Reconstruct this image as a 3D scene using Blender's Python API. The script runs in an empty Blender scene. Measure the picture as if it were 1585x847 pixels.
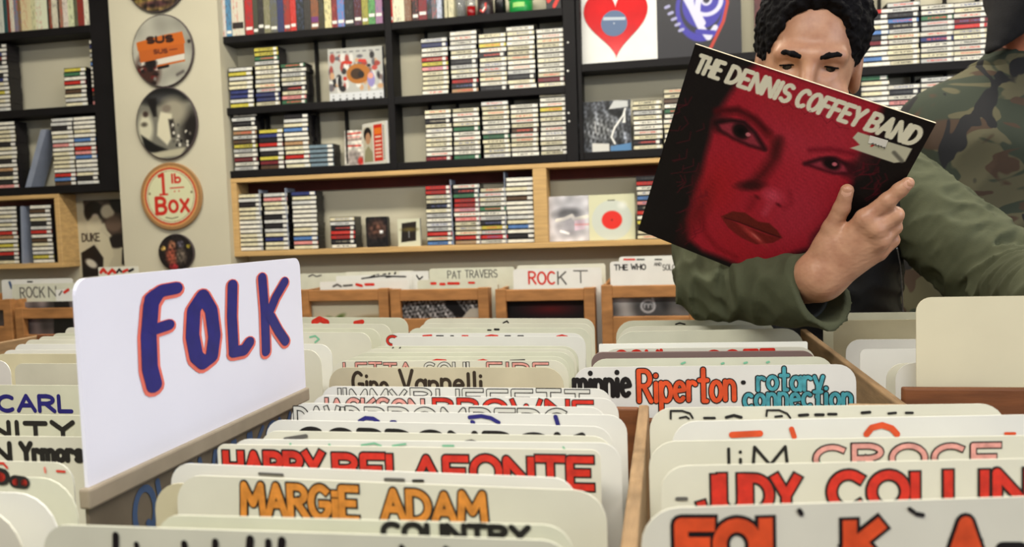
import bpy, math, random
import numpy as np
from mathutils import Matrix, Vector
random.seed(7); RNG = np.random.RandomState(5)
SC = bpy.context.scene
COL = SC.collection

# ------------------------------------------------------------------ camera
F_PX = 1221.308; PPX, PPY = 792.5, 423.5; CAMZ = 1.15
R = np.array([[0.98158591, -0.02184367, -0.18976816],
              [0.1880744, -0.06330961, 0.9801122],
              [-0.0334234, -0.99775485, -0.05803558]])      # world <- (right, down, forward)
cam_d = bpy.data.cameras.new('camera'); cam = bpy.data.objects.new('camera', cam_d); COL.objects.link(cam)
M = Matrix(((R[0][0], -R[0][1], -R[0][2], 0), (R[1][0], -R[1][1], -R[1][2], 0), (R[2][0], -R[2][1], -R[2][2], CAMZ), (0, 0, 0, 1)))
cam.matrix_world = M
cam_d.sensor_width = 36; cam_d.lens = 36 * F_PX / 1585; cam_d.clip_start = .02
cam_d.dof.use_dof = True; cam_d.dof.focus_distance = 1.0; cam_d.dof.aperture_fstop = 7.0
SC.camera = cam

# ------------------------------------------------------------------ light
w = bpy.data.worlds.new('world'); SC.world = w; w.use_nodes = True
w.node_tree.nodes['Background'].inputs[0].default_value = (.82, .88, 1.0, 1)
w.node_tree.nodes['Background'].inputs[1].default_value = .27
def area(name, loc, tgt, sx, sy, power, col):
    d = bpy.data.lights.new(name, 'AREA'); d.shape = 'RECTANGLE'; d.size = sx; d.size_y = sy; d.energy = power; d.color = col
    o = bpy.data.objects.new(name, d); COL.objects.link(o); o.location = loc
    o.rotation_euler = (Vector(tgt) - Vector(loc)).to_track_quat('-Z', 'Y').to_euler(); return o
WARM = (1.0, .94, .82); COOL = (.80, .86, 1.0)
area('ceiling_tube', (-1.2, 1.9, 2.86), (-1.2, 1.9, 0), 2.4, .25, 56, WARM)
area('ceiling_tube', (1.1, 1.9, 2.86), (1.1, 1.9, 0), 2.4, .25, 56, WARM)
area('ceiling_tube', (-.3, -.55, 2.86), (-.2, .1, 0), 3.2, .3, 82, (1.0, .97, .9))
area('window_daylight', (2.6, -.3, 1.75), (-.4, .75, 1.05), 1.6, 1.5, 36, COOL)
SC.view_settings.view_transform = 'Standard'; SC.view_settings.look = 'None'
SC.view_settings.gamma = 1; SC.view_settings.use_curve_mapping = False; SC.view_settings.exposure = 0.0

# ------------------------------------------------------------------ helpers
def ray(px, py): return R @ np.array([px - PPX, py - PPY, F_PX])
CW = np.array([0, 0, CAMZ])
def atY(px, py, Y): r = ray(px, py); return r * (Y / r[1]) + CW
def atZ(px, py, Z): r = ray(px, py); return r * ((Z - CAMZ) / r[2]) + CW
def atP(px, py, p0, n): r = ray(px, py); return r * (np.dot(np.array(p0) - CW, n) / r.dot(n)) + CW
def lin(c): return tuple((x / 12.92 if x <= .04045 else ((x + .055) / 1.055) ** 2.4) for x in c)
def rgb(r, g, b): return lin((r / 255, g / 255, b / 255))
def tag(o, label=None, cat=None, group=None, kind=None):
    if label: o['label'] = label
    if cat: o['category'] = cat
    if group: o['group'] = group
    if kind: o['kind'] = kind
    return o
MATS = {}
def mat(name, col, rough=.6, noise=0, nscale=20, bump=0, bscale=200, spec=.4, metal=0, stretch=None, trans=0):
    if name in MATS: return MATS[name]
    m = bpy.data.materials.new(name); m.use_nodes = True; nt = m.node_tree; b = nt.nodes['Principled BSDF']
    b.inputs['Base Color'].default_value = (*col, 1); b.inputs['Roughness'].default_value = rough
    b.inputs['Specular IOR Level'].default_value = spec; b.inputs['Metallic'].default_value = metal
    if trans: b.inputs['Transmission Weight'].default_value = trans
    tc = nt.nodes.new('ShaderNodeTexCoord'); mp = nt.nodes.new('ShaderNodeMapping'); nt.links.new(tc.outputs['Object'], mp.inputs[0])
    if stretch: mp.inputs['Scale'].default_value = stretch
    if noise:
        n = nt.nodes.new('ShaderNodeTexNoise'); n.inputs['Scale'].default_value = nscale; n.inputs['Detail'].default_value = 5
        nt.links.new(mp.outputs[0], n.inputs[0])
        r = nt.nodes.new('ShaderNodeValToRGB'); r.color_ramp.elements[0].position = .3; r.color_ramp.elements[1].position = .7
        r.color_ramp.elements[0].color = (*[max(0, c * (1 - noise)) for c in col], 1)
        r.color_ramp.elements[1].color = (*[min(1, c * (1 + noise)) for c in col], 1)
        nt.links.new(n.outputs[0], r.inputs[0]); nt.links.new(r.outputs[0], b.inputs['Base Color'])
    if bump:
        n2 = nt.nodes.new('ShaderNodeTexNoise'); n2.inputs['Scale'].default_value = bscale; n2.inputs['Detail'].default_value = 3
        nt.links.new(mp.outputs[0], n2.inputs[0])
        bp = nt.nodes.new('ShaderNodeBump'); bp.inputs['Strength'].default_value = bump; bp.inputs['Distance'].default_value = .002
        nt.links.new(n2.outputs[0], bp.inputs['Height']); nt.links.new(bp.outputs[0], b.inputs['Normal'])
    MATS[name] = m; return m
def objcol_mat(name, rough=.45, text=0.0, tscale=(60, 1, 60), band=None):
    """colour of the object itself (printed spine), optionally with printed squiggles"""
    m = bpy.data.materials.new(name); m.use_nodes = True; nt = m.node_tree; b = nt.nodes['Principled BSDF']
    b.inputs['Roughness'].default_value = rough; oi = nt.nodes.new('ShaderNodeObjectInfo')
    if text:
        tc = nt.nodes.new('ShaderNodeTexCoord'); ad = nt.nodes.new('ShaderNodeVectorMath'); ad.operation = 'ADD'
        sc = nt.nodes.new('ShaderNodeMath'); sc.operation = 'MULTIPLY'; sc.inputs[1].default_value = 37.0
        nt.links.new(oi.outputs['Random'], sc.inputs[0]); mp = nt.nodes.new('ShaderNodeMapping'); mp.inputs['Scale'].default_value = tscale
        nt.links.new(tc.outputs['Object'], mp.inputs[0]); nt.links.new(mp.outputs[0], ad.inputs[0]); nt.links.new(sc.outputs[0], ad.inputs[1])
        n = nt.nodes.new('ShaderNodeTexNoise'); n.inputs['Scale'].default_value = 5; n.inputs['Detail'].default_value = 3
        nt.links.new(ad.outputs[0], n.inputs[0])
        # keep the print within the middle of the spine
        sx = nt.nodes.new('ShaderNodeSeparateXYZ'); nt.links.new(tc.outputs['Object'], sx.inputs[0])
        ab = nt.nodes.new('ShaderNodeMath'); ab.operation = 'ABSOLUTE'; nt.links.new(sx.outputs[0], ab.inputs[0])
        lt = nt.nodes.new('ShaderNodeMath'); lt.operation = 'LESS_THAN'; lt.inputs[1].default_value = .033; nt.links.new(ab.outputs[0], lt.inputs[0])
        g = nt.nodes.new('ShaderNodeMath'); g.operation = 'GREATER_THAN'; g.inputs[1].default_value = text; nt.links.new(n.outputs[0], g.inputs[0])
        mu = nt.nodes.new('ShaderNodeMath'); mu.operation = 'MULTIPLY'; nt.links.new(g.outputs[0], mu.inputs[0]); nt.links.new(lt.outputs[0], mu.inputs[1])
        if band:                                    # one line of print along the middle of the spine
            su = nt.nodes.new('ShaderNodeMath'); su.operation = 'SUBTRACT'; su.inputs[1].default_value = band[0]; nt.links.new(sx.outputs[2], su.inputs[0])
            ab2 = nt.nodes.new('ShaderNodeMath'); ab2.operation = 'ABSOLUTE'; nt.links.new(su.outputs[0], ab2.inputs[0])
            l2 = nt.nodes.new('ShaderNodeMath'); l2.operation = 'LESS_THAN'; l2.inputs[1].default_value = band[1]; nt.links.new(ab2.outputs[0], l2.inputs[0])
            m2 = nt.nodes.new('ShaderNodeMath'); m2.operation = 'MULTIPLY'; nt.links.new(mu.outputs[0], m2.inputs[0]); nt.links.new(l2.outputs[0], m2.inputs[1]); mu = m2
        hs = nt.nodes.new('ShaderNodeValToRGB'); hs.color_ramp.interpolation = 'CONSTANT'
        e = hs.color_ramp.elements; e[0].color = (.05, .05, .05, 1); e[1].position = .45; e[1].color = (.55, .08, .06, 1)
        e2 = e.new(.72); e2.color = (.1, .12, .25, 1); e3 = e.new(.86); e3.color = (.3, .27, .2, 1)
        nt.links.new(oi.outputs['Random'], hs.inputs[0])
        mx = nt.nodes.new('ShaderNodeMix'); mx.data_type = 'RGBA'; nt.links.new(mu.outputs[0], mx.inputs['Factor'])
        nt.links.new(oi.outputs['Color'], mx.inputs['A']); nt.links.new(hs.outputs[0], mx.inputs['B']); nt.links.new(mx.outputs['Result'], b.inputs['Base Color'])
    else: nt.links.new(oi.outputs['Color'], b.inputs['Base Color'])
    return m
def vcol_mat(name, rough=.4, spec=.4):
    m = bpy.data.materials.new(name); m.use_nodes = True; nt = m.node_tree; b = nt.nodes['Principled BSDF']
    a = nt.nodes.new('ShaderNodeAttribute'); a.attribute_name = 'print'; nt.links.new(a.outputs['Color'], b.inputs['Base Color'])
    b.inputs['Roughness'].default_value = rough; b.inputs['Specular IOR Level'].default_value = spec; return m

class MB:
    def __init__(s): s.v = []; s.f = []; s.m = []
    def add(s, verts, faces, mi=0):
        o = len(s.v); s.v += [tuple(map(float, p)) for p in verts]; s.f += [tuple(i + o for i in q) for q in faces]; s.m += [mi] * len(faces)
    def box(s, x0, x1, y0, y1, z0, z1, mi=0):
        s.add([(x0, y0, z0), (x1, y0, z0), (x1, y1, z0), (x0, y1, z0), (x0, y0, z1), (x1, y0, z1), (x1, y1, z1), (x0, y1, z1)],
              [(0, 3, 2, 1), (4, 5, 6, 7), (0, 1, 5, 4), (1, 2, 6, 5), (2, 3, 7, 6), (3, 0, 4, 7)], mi); return s
    def prism(s, pts, y0, y1, mi=0):           # outline in x,z extruded along y
        n = len(pts); s.add([(p[0], y0, p[1]) for p in pts] + [(p[0], y1, p[1]) for p in pts],
              [tuple(range(n)), tuple(range(2 * n - 1, n - 1, -1))] + [(i, i + n, (i + 1) % n + n, (i + 1) % n) for i in range(n)], mi); return s
    def lathe(s, prof, n=32, mi=0, c=(0, 0)):
        v = []; f = []
        for r, z in prof:
            for k in range(n): a = 2 * math.pi * k / n; v.append((c[0] + r * math.cos(a), c[1] + r * math.sin(a), z))
        for i in range(len(prof) - 1):
            for k in range(n): f.append((i * n + k, i * n + (k + 1) % n, (i + 1) * n + (k + 1) % n, (i + 1) * n + k))
        s.add(v, f, mi); return s
    def disc(s, x, z, r, y, mi=0, n=14):
        s.add([(x + r * math.cos(2 * math.pi * k / n), y, z + r * math.sin(2 * math.pi * k / n)) for k in range(n)], [tuple(range(n))], mi)
    def ribbon(s, pts, r, y, mi=0, square=False):   # marker stroke lying in the plane y; strokes lie a hair above one another like wet ink
        s.k = getattr(s, 'k', 0) + 1; y -= 3.5e-5 * (s.k % 7); n = len(pts)
        closed = n > 2 and math.hypot(pts[0][0] - pts[-1][0], pts[0][1] - pts[-1][1]) < r * .5; sq = square and not closed and n > 1
        for i, (x, z) in enumerate(pts):
            y -= 1.2e-6
            if not (sq and i in (0, n - 1)): s.disc(x, z, r, y - 1e-6, mi, 12)
            if i + 1 < n:
                x2, z2 = pts[i + 1]; L = math.hypot(x2 - x, z2 - z)
                if L < 1e-7: continue
                ux, uz = (x2 - x) / L * r, (z2 - z) / L * r; nx, nz = -uz, ux
                e0, e1 = (.85 if sq and i == 0 else 0), (.85 if sq and i == n - 2 else 0)
                xa, za, xb, zb = x - ux * e0, z - uz * e0, x2 + ux * e1, z2 + uz * e1
                s.add([(xa + nx, y, za + nz), (xa - nx, y, za - nz), (xb - nx, y, zb - nz), (xb + nx, y, zb + nz)], [(0, 1, 2, 3)], mi)
    def build(s, name, mats, parent=None, loc=None, rotz=0, smooth=False, bevel=0):
        me = bpy.data.meshes.new(name); me.from_pydata(s.v, [], s.f)
        for m in (mats if isinstance(mats, (list, tuple)) else [mats]): me.materials.append(m)
        if len(me.materials) > 1: me.polygons.foreach_set('material_index', s.m)
        if smooth: me.polygons.foreach_set('use_smooth', [True] * len(s.f))
        me.update(); o = bpy.data.objects.new(name, me); COL.objects.link(o)
        if parent: o.parent = parent
        if loc is not None: o.location = tuple(map(float, loc))
        if rotz: o.rotation_euler = (0, 0, rotz)
        if bevel:
            bm = o.modifiers.new('bevel', 'BEVEL'); bm.width = bevel; bm.segments = 2; bm.limit_method = 'ANGLE'
        return o
def empty(name, loc=(0, 0, 0), rotz=0):
    o = bpy.data.objects.new(name, None); COL.objects.link(o); o.location = tuple(map(float, loc)); o.rotation_euler = (0, 0, rotz); o.empty_display_size = .05; return o
def box(name, x0, x1, y0, y1, z0, z1, m, parent=None, bevel=0):
    return MB().box(x0, x1, y0, y1, z0, z1).build(name, m, parent, bevel=bevel)
def structure(name, x0, x1, y0, y1, z0, z1, m): return tag(box(name, x0, x1, y0, y1, z0, z1, m), kind='structure')

# ------------------------------------------------------------------ printed pictures: numpy canvas -> fine coloured grid
class Canvas:
    def __init__(s, w, h, res, bg):            # w,h metres
        s.w, s.h = w, h; s.nx = max(2, int(w / res)) + 1; s.ny = max(2, int(h / res)) + 1
        s.X, s.Y = np.meshgrid(np.linspace(0, w, s.nx), np.linspace(0, h, s.ny)); s.C = np.empty((s.ny, s.nx, 3)); s.C[:] = np.array(bg) / 255.; s.res = res
    def mix(s, a, col): a = np.clip(a, 0, 1)[..., None]; s.C = s.C * (1 - a) + np.array(col) / 255. * a; return s
    def ell(s, cx, cy, rx, ry, col, rot=0, soft=None, alpha=1):
        c, q = math.cos(rot), math.sin(rot); x = (s.X - cx) * c + (s.Y - cy) * q; y = -(s.X - cx) * q + (s.Y - cy) * c
        d = (np.sqrt((x / rx) ** 2 + (y / ry) ** 2) - 1) * min(rx, ry); so = soft or s.res; return s.mix((.5 - d / (2 * so)) * alpha if soft is None else np.clip(.5 - d / so, 0, 1) * alpha, col)
    def poly(s, pts, col, soft=None, alpha=1):
        P = np.array(pts, float); d = np.full(s.X.shape, 1e9); ins = np.zeros(s.X.shape, bool); n = len(P)
        for i in range(n):
            a, b = P[i], P[(i + 1) % n]; e = b - a; L = e @ e + 1e-18
            t = np.clip(((s.X - a[0]) * e[0] + (s.Y - a[1]) * e[1]) / L, 0, 1)
            d = np.minimum(d, np.hypot(s.X - a[0] - t * e[0], s.Y - a[1] - t * e[1]))
            cr = ((a[1] > s.Y) != (b[1] > s.Y)) & (s.X < (b[0] - a[0]) * (s.Y - a[1]) / (b[1] - a[1] + 1e-18) + a[0]); ins ^= cr
        d = np.where(ins, -d, d); so = soft or s.res; return s.mix(np.clip(.5 - d / so, 0, 1) * alpha, col)
    def stroke(s, pts, r, col, soft=None, alpha=1):
        P = np.array(pts, float); d = np.full(s.X.shape, 1e9)
        for i in range(max(1, len(P) - 1)):
            a = P[i]; b = P[min(i + 1, len(P) - 1)]; e = b - a; L = e @ e + 1e-18
            t = np.clip(((s.X - a[0]) * e[0] + (s.Y - a[1]) * e[1]) / L, 0, 1)
            d = np.minimum(d, np.hypot(s.X - a[0] - t * e[0], s.Y - a[1] - t * e[1]))
        so = soft or s.res; return s.mix(np.clip(.5 - (d - r) / so, 0, 1) * alpha, col)
    def text(s, txt, x, y, wd, ht, r, col, outline=None):
        L = layout(txt, wd, ht)
        if outline:
            for g in L: s.stroke([(x + p[0], y + p[1]) for p in g], r * 1.6, outline)
        for g in L: s.stroke([(x + p[0], y + p[1]) for p in g], r, col)
        return s
    def noise(s, sc, amp, seed=0):
        r = np.random.RandomState(seed); n = np.zeros(s.X.shape)
        for k in range(14):
            a = r.rand() * 6.28; f = sc * (.5 + 1.8 * r.rand()); n += np.sin((s.X * math.cos(a) + s.Y * math.sin(a)) * f + r.rand() * 6.28)
        s.C = np.clip(s.C * (1 + amp * n[..., None] / 3.), 0, 1); return s
    def build(s, name, m, parent, mask=None, x0=0, z0=0, y=0):
        me = bpy.data.meshes.new(name); nx, ny = s.nx, s.ny
        co = np.stack([s.X + x0, np.full(s.X.shape, y), s.Y + z0], -1).reshape(-1, 3)
        i = np.arange(nx * ny).reshape(ny, nx); q = np.stack([i[:-1, :-1], i[:-1, 1:], i[1:, 1:], i[1:, :-1]], -1)
        if mask is not None:
            cx = (s.X[:-1, :-1] + s.X[1:, 1:]) / 2; cy = (s.Y[:-1, :-1] + s.Y[1:, 1:]) / 2; q = q[mask(cx, cy)]
        else: q = q.reshape(-1, 4)
        me.from_pydata(co.tolist(), [], q.reshape(-1, 4).tolist())
        at = me.color_attributes.new('print', 'FLOAT_COLOR', 'POINT'); c = s.C.reshape(-1, 3)
        c = np.where(c <= .04045, c / 12.92, ((c + .055) / 1.055) ** 2.4); at.data.foreach_set('color', np.concatenate([c, np.ones((len(c), 1))], 1).astype(np.float32).ravel())
        me.materials.append(m); o = bpy.data.objects.new(name, me); COL.objects.link(o)
        if parent: o.parent = parent
        return o

# ------------------------------------------------------------------ hand-lettering (stroke glyphs in a unit box)
def arc(cx, cy, rx, ry, a0, a1, n=10):
    return [(cx + rx * math.cos(math.radians(a0 + (a1 - a0) * k / n)), cy + ry * math.sin(math.radians(a0 + (a1 - a0) * k / n))) for k in range(n + 1)]
GL = {
 'A': (.7, [[(0, 0), (.35, 1), (.7, 0)], [(.14, .36), (.56, .36)]]), 'B': (.62, [[(0, 0), (0, 1)], [(0, 1)] + arc(.3, .76, .27, .24, 90, -90) + [(0, .52)], [(0, .52)] + arc(.32, .26, .3, .26, 90, -90) + [(0, 0)]]),
 'C': (.65, [arc(.36, .5, .36, .5, 50, 310, 14)]), 'D': (.66, [[(0, 0), (0, 1)], [(0, 1)] + arc(.2, .5, .46, .5, 90, -90, 12) + [(0, 0)]]),
 'E': (.55, [[(.55, 1), (0, 1), (0, 0), (.55, 0)], [(0, .52), (.45, .52)]]), 'F': (.55, [[(.55, 1), (0, 1), (0, 0)], [(0, .52), (.45, .52)]]),
 'G': (.68, [arc(.36, .5, .36, .5, 50, 330, 14) + [(.68, .45), (.42, .45)]]), 'H': (.64, [[(0, 0), (0, 1)], [(.64, 0), (.64, 1)], [(0, .5), (.64, .5)]]),
 'I': (.12, [[(.06, 0), (.06, 1)]]), 'J': (.45, [[(.45, 1), (.45, .25)] + arc(.22, .25, .23, .25, 0, -170)]), 'K': (.6, [[(0, 0), (0, 1)], [(.58, 1), (.02, .45)], [(.2, .6), (.6, 0)]]),
 'L': (.5, [[(0, 1), (0, 0), (.5, 0)]]), 'M': (.8, [[(0, 0), (.06, 1), (.4, .35), (.74, 1), (.8, 0)]]), 'N': (.66, [[(0, 0), (0, 1), (.66, 0), (.66, 1)]]),
 'O': (.72, [arc(.36, .5, .36, .5, 90, 450, 18)]), 'P': (.58, [[(0, 0), (0, 1)], [(0, 1)] + arc(.28, .74, .3, .26, 90, -90) + [(0, .48)]]), 'Q': (.72, [arc(.36, .5, .36, .5, 90, 450, 18), [(.45, .25), (.72, -.05)]]),
 'R': (.62, [[(0, 0), (0, 1)], [(0, 1)] + arc(.28, .75, .3, .25, 90, -90) + [(0, .5)], [(.25, .5), (.62, 0)]]), 'S': (.58, [arc(.29, .75, .27, .25, 40, 270, 10) + arc(.29, .25, .29, .25, 90, -140, 10)]),
 'T': (.64, [[(0, 1), (.64, 1)], [(.32, 1), (.32, 0)]]), 'U': (.62, [[(0, 1), (0, .3)] + arc(.31, .3, .31, .3, 180, 360) + [(.62, 1)]]), 'V': (.66, [[(0, 1), (.33, 0), (.66, 1)]]),
 'W': (.9, [[(0, 1), (.22, 0), (.45, .7), (.68, 0), (.9, 1)]]), 'X': (.62, [[(0, 0), (.62, 1)], [(0, 1), (.62, 0)]]), 'Y': (.64, [[(0, 1), (.32, .48), (.64, 1)], [(.32, .48), (.32, 0)]]), 'Z': (.6, [[(0, 1), (.6, 1), (0, 0), (.6, 0)]]),
 'a': (.5, [arc(.24, .3, .24, .3, 60, 420, 14), [(.5, .6), (.48, 0)]]), 'b': (.5, [[(0, 1), (0, 0)], arc(.25, .3, .25, .3, 180, 540, 14)]), 'c': (.45, [arc(.25, .3, .25, .3, 50, 310)]), 'd': (.5, [[(.5, 1), (.5, 0)], arc(.25, .3, .25, .3, 0, 360, 14)]),
 'e': (.5, [[(.02, .32), (.48, .36)] + arc(.25, .3, .24, .3, 15, 315, 12)]), 'i': (.12, [[(.06, 0), (.06, .58)], [(.06, .82), (.06, .84)]]), 'l': (.12, [[(.06, 0), (.06, 1)]]),
 'm': (.75, [[(0, 0), (0, .6)], [(0, .4)] + arc(.18, .42, .18, .18, 170, 0, 6) + [(.36, 0)], [(.36, .4)] + arc(.55, .42, .19, .18, 170, 0, 6) + [(.74, 0)]]), 'n': (.45, [[(0, 0), (0, .6)], [(0, .38)] + arc(.22, .4, .22, .2, 170, 0, 7) + [(.44, 0)]]),
 'o': (.5, [arc(.25, .3, .25, .3, 90, 450, 14)]), 'p': (.5, [[(0, .6), (0, -.35)], arc(.25, .3, .25, .3, 180, 540, 14)]), 'r': (.36, [[(0, 0), (0, .6)], [(0, .35)] + arc(.2, .4, .2, .2, 160, 40, 5)]),
 's': (.4, [arc(.2, .45, .18, .15, 40, 270, 7) + arc(.2, .15, .2, .15, 90, -140, 7)]), 't': (.4, [[(.2, 1), (.2, 0), (.36, 0)], [(0, .66), (.4, .66)]]), 'u': (.46, [[(0, .6), (0, .2)] + arc(.22, .2, .22, .2, 180, 350, 7) + [(.45, .6), (.45, 0)]]),
 'v': (.45, [[(0, .6), (.22, 0), (.45, .6)]]), 'w': (.65, [[(0, .6), (.16, 0), (.32, .5), (.48, 0), (.65, .6)]]), 'y': (.46, [[(0, .6), (.23, .08)], [(.46, .6), (.12, -.35)]]), 'h': (.46, [[(0, 0), (0, 1)], [(0, .38)] + arc(.22, .4, .22, .2, 170, 0, 7) + [(.44, 0)]]),
 '1': (.3, [[(0, .8), (.18, 1), (.18, 0)]]), '.': (.12, [[(.06, .02), (.06, .05)]]), '-': (.4, [[(0, .5), (.4, .5)]]), '/': (.4, [[(0, -.1), (.4, 1)]]), "'": (.1, [[(.05, 1), (.05, .8)]]), '$': (.5, [arc(.25, .72, .22, .2, 40, 270, 8) + arc(.25, .3, .24, .22, 90, -140, 8), [(.25, 1.05), (.25, -.05)]]),
 '4': (.5, [[(.4, 0), (.4, 1), (0, .3), (.5, .3)]]), '9': (.45, [arc(.22, .72, .22, .26, 0, 360, 10), [(.44, .7), (.3, 0)]]), ' ': (.35, []), '|': (.02, [])}
def layout(txt, wd, ht, gap=.2, jit=0, slant=0, rnd=random):
    out = []; x = 0
    for ch in txt:
        wg, st = GL[ch]; dz = rnd.uniform(-jit, jit); s = 1 + rnd.uniform(-jit, jit)
        for p in st: out.append([(x + q[0] + slant * q[1], q[1] * s + dz) for q in p])
        x += wg + gap
    x -= gap; k = wd / max(x, 1e-6)
    return [[(p[0] * k, p[1] * ht) for p in g] for g in out]

# ------------------------------------------------------------------ materials
BLACKWOOD = mat('black painted wood', rgb(17, 15, 16), .6, .25, 8, .1, 60, spec=.2)
PINE = mat('pine', rgb(196, 160, 104), .6, .16, 6, .08, 40, stretch=(1, 6, 14))
CRATEWOOD = mat('crate wood', rgb(160, 110, 62), .6, .28, 5, .1, 40, stretch=(2, 8, 8))
BROWNWOOD = mat('brown board', rgb(112, 66, 34), .6, .3, 6, .1, 40, stretch=(2, 8, 14))
LATH = mat('raw lath', rgb(142, 114, 80), .7, .22, 9, .2, 60, stretch=(14, 2, 14))
WALL = mat('cream plaster', rgb(196, 190, 166), .85, .04, 3, .15, 60)
WALLW = mat('shelf backing paint', rgb(206, 200, 180), .85, .04, 3)
FLOORM = mat('worn floor', rgb(92, 78, 66), .5, .2, 4)
CEILM = mat('ceiling paint', rgb(205, 202, 192), .9)
CARDS = [mat('card cream', rgb(213, 211, 194), .42, .05, 14), mat('card white', rgb(218, 217, 210), .38, .04, 12), mat('card greenish', rgb(204, 204, 184), .45, .07, 16), mat('card aged', rgb(196, 188, 158), .5, .09, 18)]
SIGNW = mat('sign white', rgb(228, 228, 242), .35, .015, 10)
TAN = mat('grey tan board', rgb(150, 138, 120), .6, .12, 30)
INK = {'black': mat('ink black', rgb(20, 18, 20), .45), 'red': mat('ink red', rgb(200, 44, 30), .45, .22, 120), 'orange': mat('ink orange', rgb(206, 132, 52), .45, .25, 120), 'navy': mat('ink navy', rgb(34, 32, 112), .45, .15, 60),
       'white': mat('ink white', rgb(206, 205, 196), .5), 'teal': mat('ink teal', rgb(70, 150, 160), .45, .3, 120), 'green': mat('ink green', rgb(120, 185, 150), .5), 'salmon': mat('ink salmon', rgb(226, 112, 98), .5, .1, 60), 'redorange': mat('ink red orange', rgb(212, 78, 38), .45, .25, 60), 'pink': mat('ink pink', rgb(214, 150, 140), .5, .25, 120),
       'brown': mat('ink brown', rgb(52, 42, 30), .5), 'blue': mat('ink blue', rgb(62, 84, 120), .5), 'grey': mat('ink grey', rgb(92, 90, 86), .5)}
PRINT = vcol_mat('printed picture', .4); GLOSSPRINT = vcol_mat('glossy sleeve print', .38, .12)
STICKER = mat('price sticker', rgb(226, 224, 214), .6)

# ------------------------------------------------------------------ room
WY = 3.17; SY = 3.06
structure('floor', -4.2, 3.4, -3.2, 3.4, -.05, 0, FLOORM)
structure('ceiling', -4.2, 3.4, -3.2, 3.4, 2.95, 3.0, CEILM)
structure('wall_back', -4.2, 3.4, WY, 3.4, 0, 2.95, WALL)
structure('wall_left', -4.3, -4.2, -3.2, 3.4, 0, 2.95, WALL)
structure('wall_right', 3.4, 3.5, 1.2, 3.4, 0, 2.95, WALL)
PX0 = atY(186, 300, 3.03)[0]; PX1 = atY(352, 300, 3.03)[0]
structure('wall_pillar', PX0, PX1, 3.03, WY, 0, 2.95, WALL)

# ------------------------------------------------------------------ wall shelves
def shelf_unit(name, label, x0, x1, zs, ztop, posts, m, th=.03, dep=.1, bev=.002, group=None):
    u = empty(name, (x0, SY, zs[0] - th)); tag(u, label, 'shelf', group); bx, bz = x0, zs[0] - th
    for p0, p1 in posts: MB().box(p0 - bx, p1 - bx, 0, dep, 0, ztop - bz).build('upright', m, u, bevel=bev)
    for z in zs:
        for k in range(len(posts) - 1):
            MB().box(posts[k][1] - bx, posts[k + 1][0] - bx, .001, dep - .001, z - th - bz, z - bz).build('shelf_board', m, u, bevel=bev)
    return u
XP = lambda px, py: atY(px, py, SY)[0]
main = shelf_unit('wall_shelf', 'black three-tier wall shelf full of cassettes between the round signs and heart record', -1.822, -.315, [1.427, 1.69, 1.985], 2.45,
           [(-1.822, -1.79), (-1.078, -1.05), (-.362, -.315)], BLACKWOOD)
left = shelf_unit('wall_shelf', 'black wall shelf at the left edge, left of the round signs', -3.6, PX0 - .004, [1.402, 1.744, 2.085], 2.5, [(-3.6, -3.57), (-2.41, PX0 - .004)], BLACKWOOD, th=.034)
right = shelf_unit('wall_shelf', 'black wall shelf holding the heart record, behind the person with the red sleeve', -.311, .66, [1.43, 1.766], 2.45, [(-.311, -.295), (.63, .66)], BLACKWOOD)
far = shelf_unit('wall_shelf', 'black wall shelf at the right edge, behind the camouflage shirt', .676, 2.2, [1.43, 1.683], 2.45, [(.676, .71), (2.17, 2.2)], BLACKWOOD)
def shelf_dividers(u, pxs, y, z0, z1):
    for px in pxs:
        x = XP(px, y); o = u.location; MB().box(x - o[0] - .003, x - o[0] + .003, .07, .1, z0 - o[2], z1 - o[2]).build('divider', BLACKWOOD, u)
shelf_dividers(main, (650, 695, 739, 783, 829), 60, 1.69, 1.955); shelf_dividers(main, (476, 520), 75, 1.69, 1.955)
shelf_dividers(main, (656, 700, 744, 788, 833), 170, 1.427, 1.66); shelf_dividers(main, (399, 438, 478, 524), 180, 1.427, 1.66)
shelf_dividers(far, (1371, 1424, 1475, 1527), 60, 1.683, 1.96); shelf_dividers(far, (1372, 1424, 1476), 120, 1.43, 1.653)
for px, py in ((879, 66), (879, 110), (880, 175), (881, 188), (869, 233)):
    p = atY(px, py, SY); o = main.location
    MB().lathe([(0.0001, .0), (.004, 0), (.003, .003), (.0001, .0035)], 12).build('screw_cap', STICKER, main).matrix_local = Matrix.Translation((p[0] - o[0], -.0005, p[2] - o[2])) @ Matrix.Rotation(math.pi / 2, 4, 'X')
# pine shelves below
def pine_shelf(label, x0, x1, z0, ztop, ups):
    u = empty('pine_shelf', (x0, SY, z0)); tag(u, label, 'shelf'); d = .108
    MB().box(0, x1 - x0, 0, d, -.022, 0).build('bottom_board', PINE, u, bevel=.002)
    MB().box(0, x1 - x0, .0, d, ztop - z0 - .018, ztop - z0).build('top_board', PINE, u, bevel=.002)
    for a, b in ups: MB().box(a - x0, b - x0, .001, d - .001, 0, ztop - z0 - .018).build('upright', PINE, u, bevel=.002)
    MB().box(.03, x1 - x0 - .03, d - .011, d - .001, ztop - z0 - .06, ztop - z0 - .018).build('underside_strip', mat('red brown underside', rgb(86, 30, 18), .6, .2, 10), u)  # red-brown strip added to stand for the top board's dark underside
    return u
pine_shelf('long pine shelf with cassettes and small records under the black shelves', -1.79, .63, 1.088, 1.395, [(-1.79, -1.762), (-.498, -.444), (.6, .63)])
pine_shelf('short pine shelf with cassettes under the left black shelf', -3.5, -2.62, 1.062, 1.366, [(-3.5, -3.472), (-2.645, -2.62)])

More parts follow.
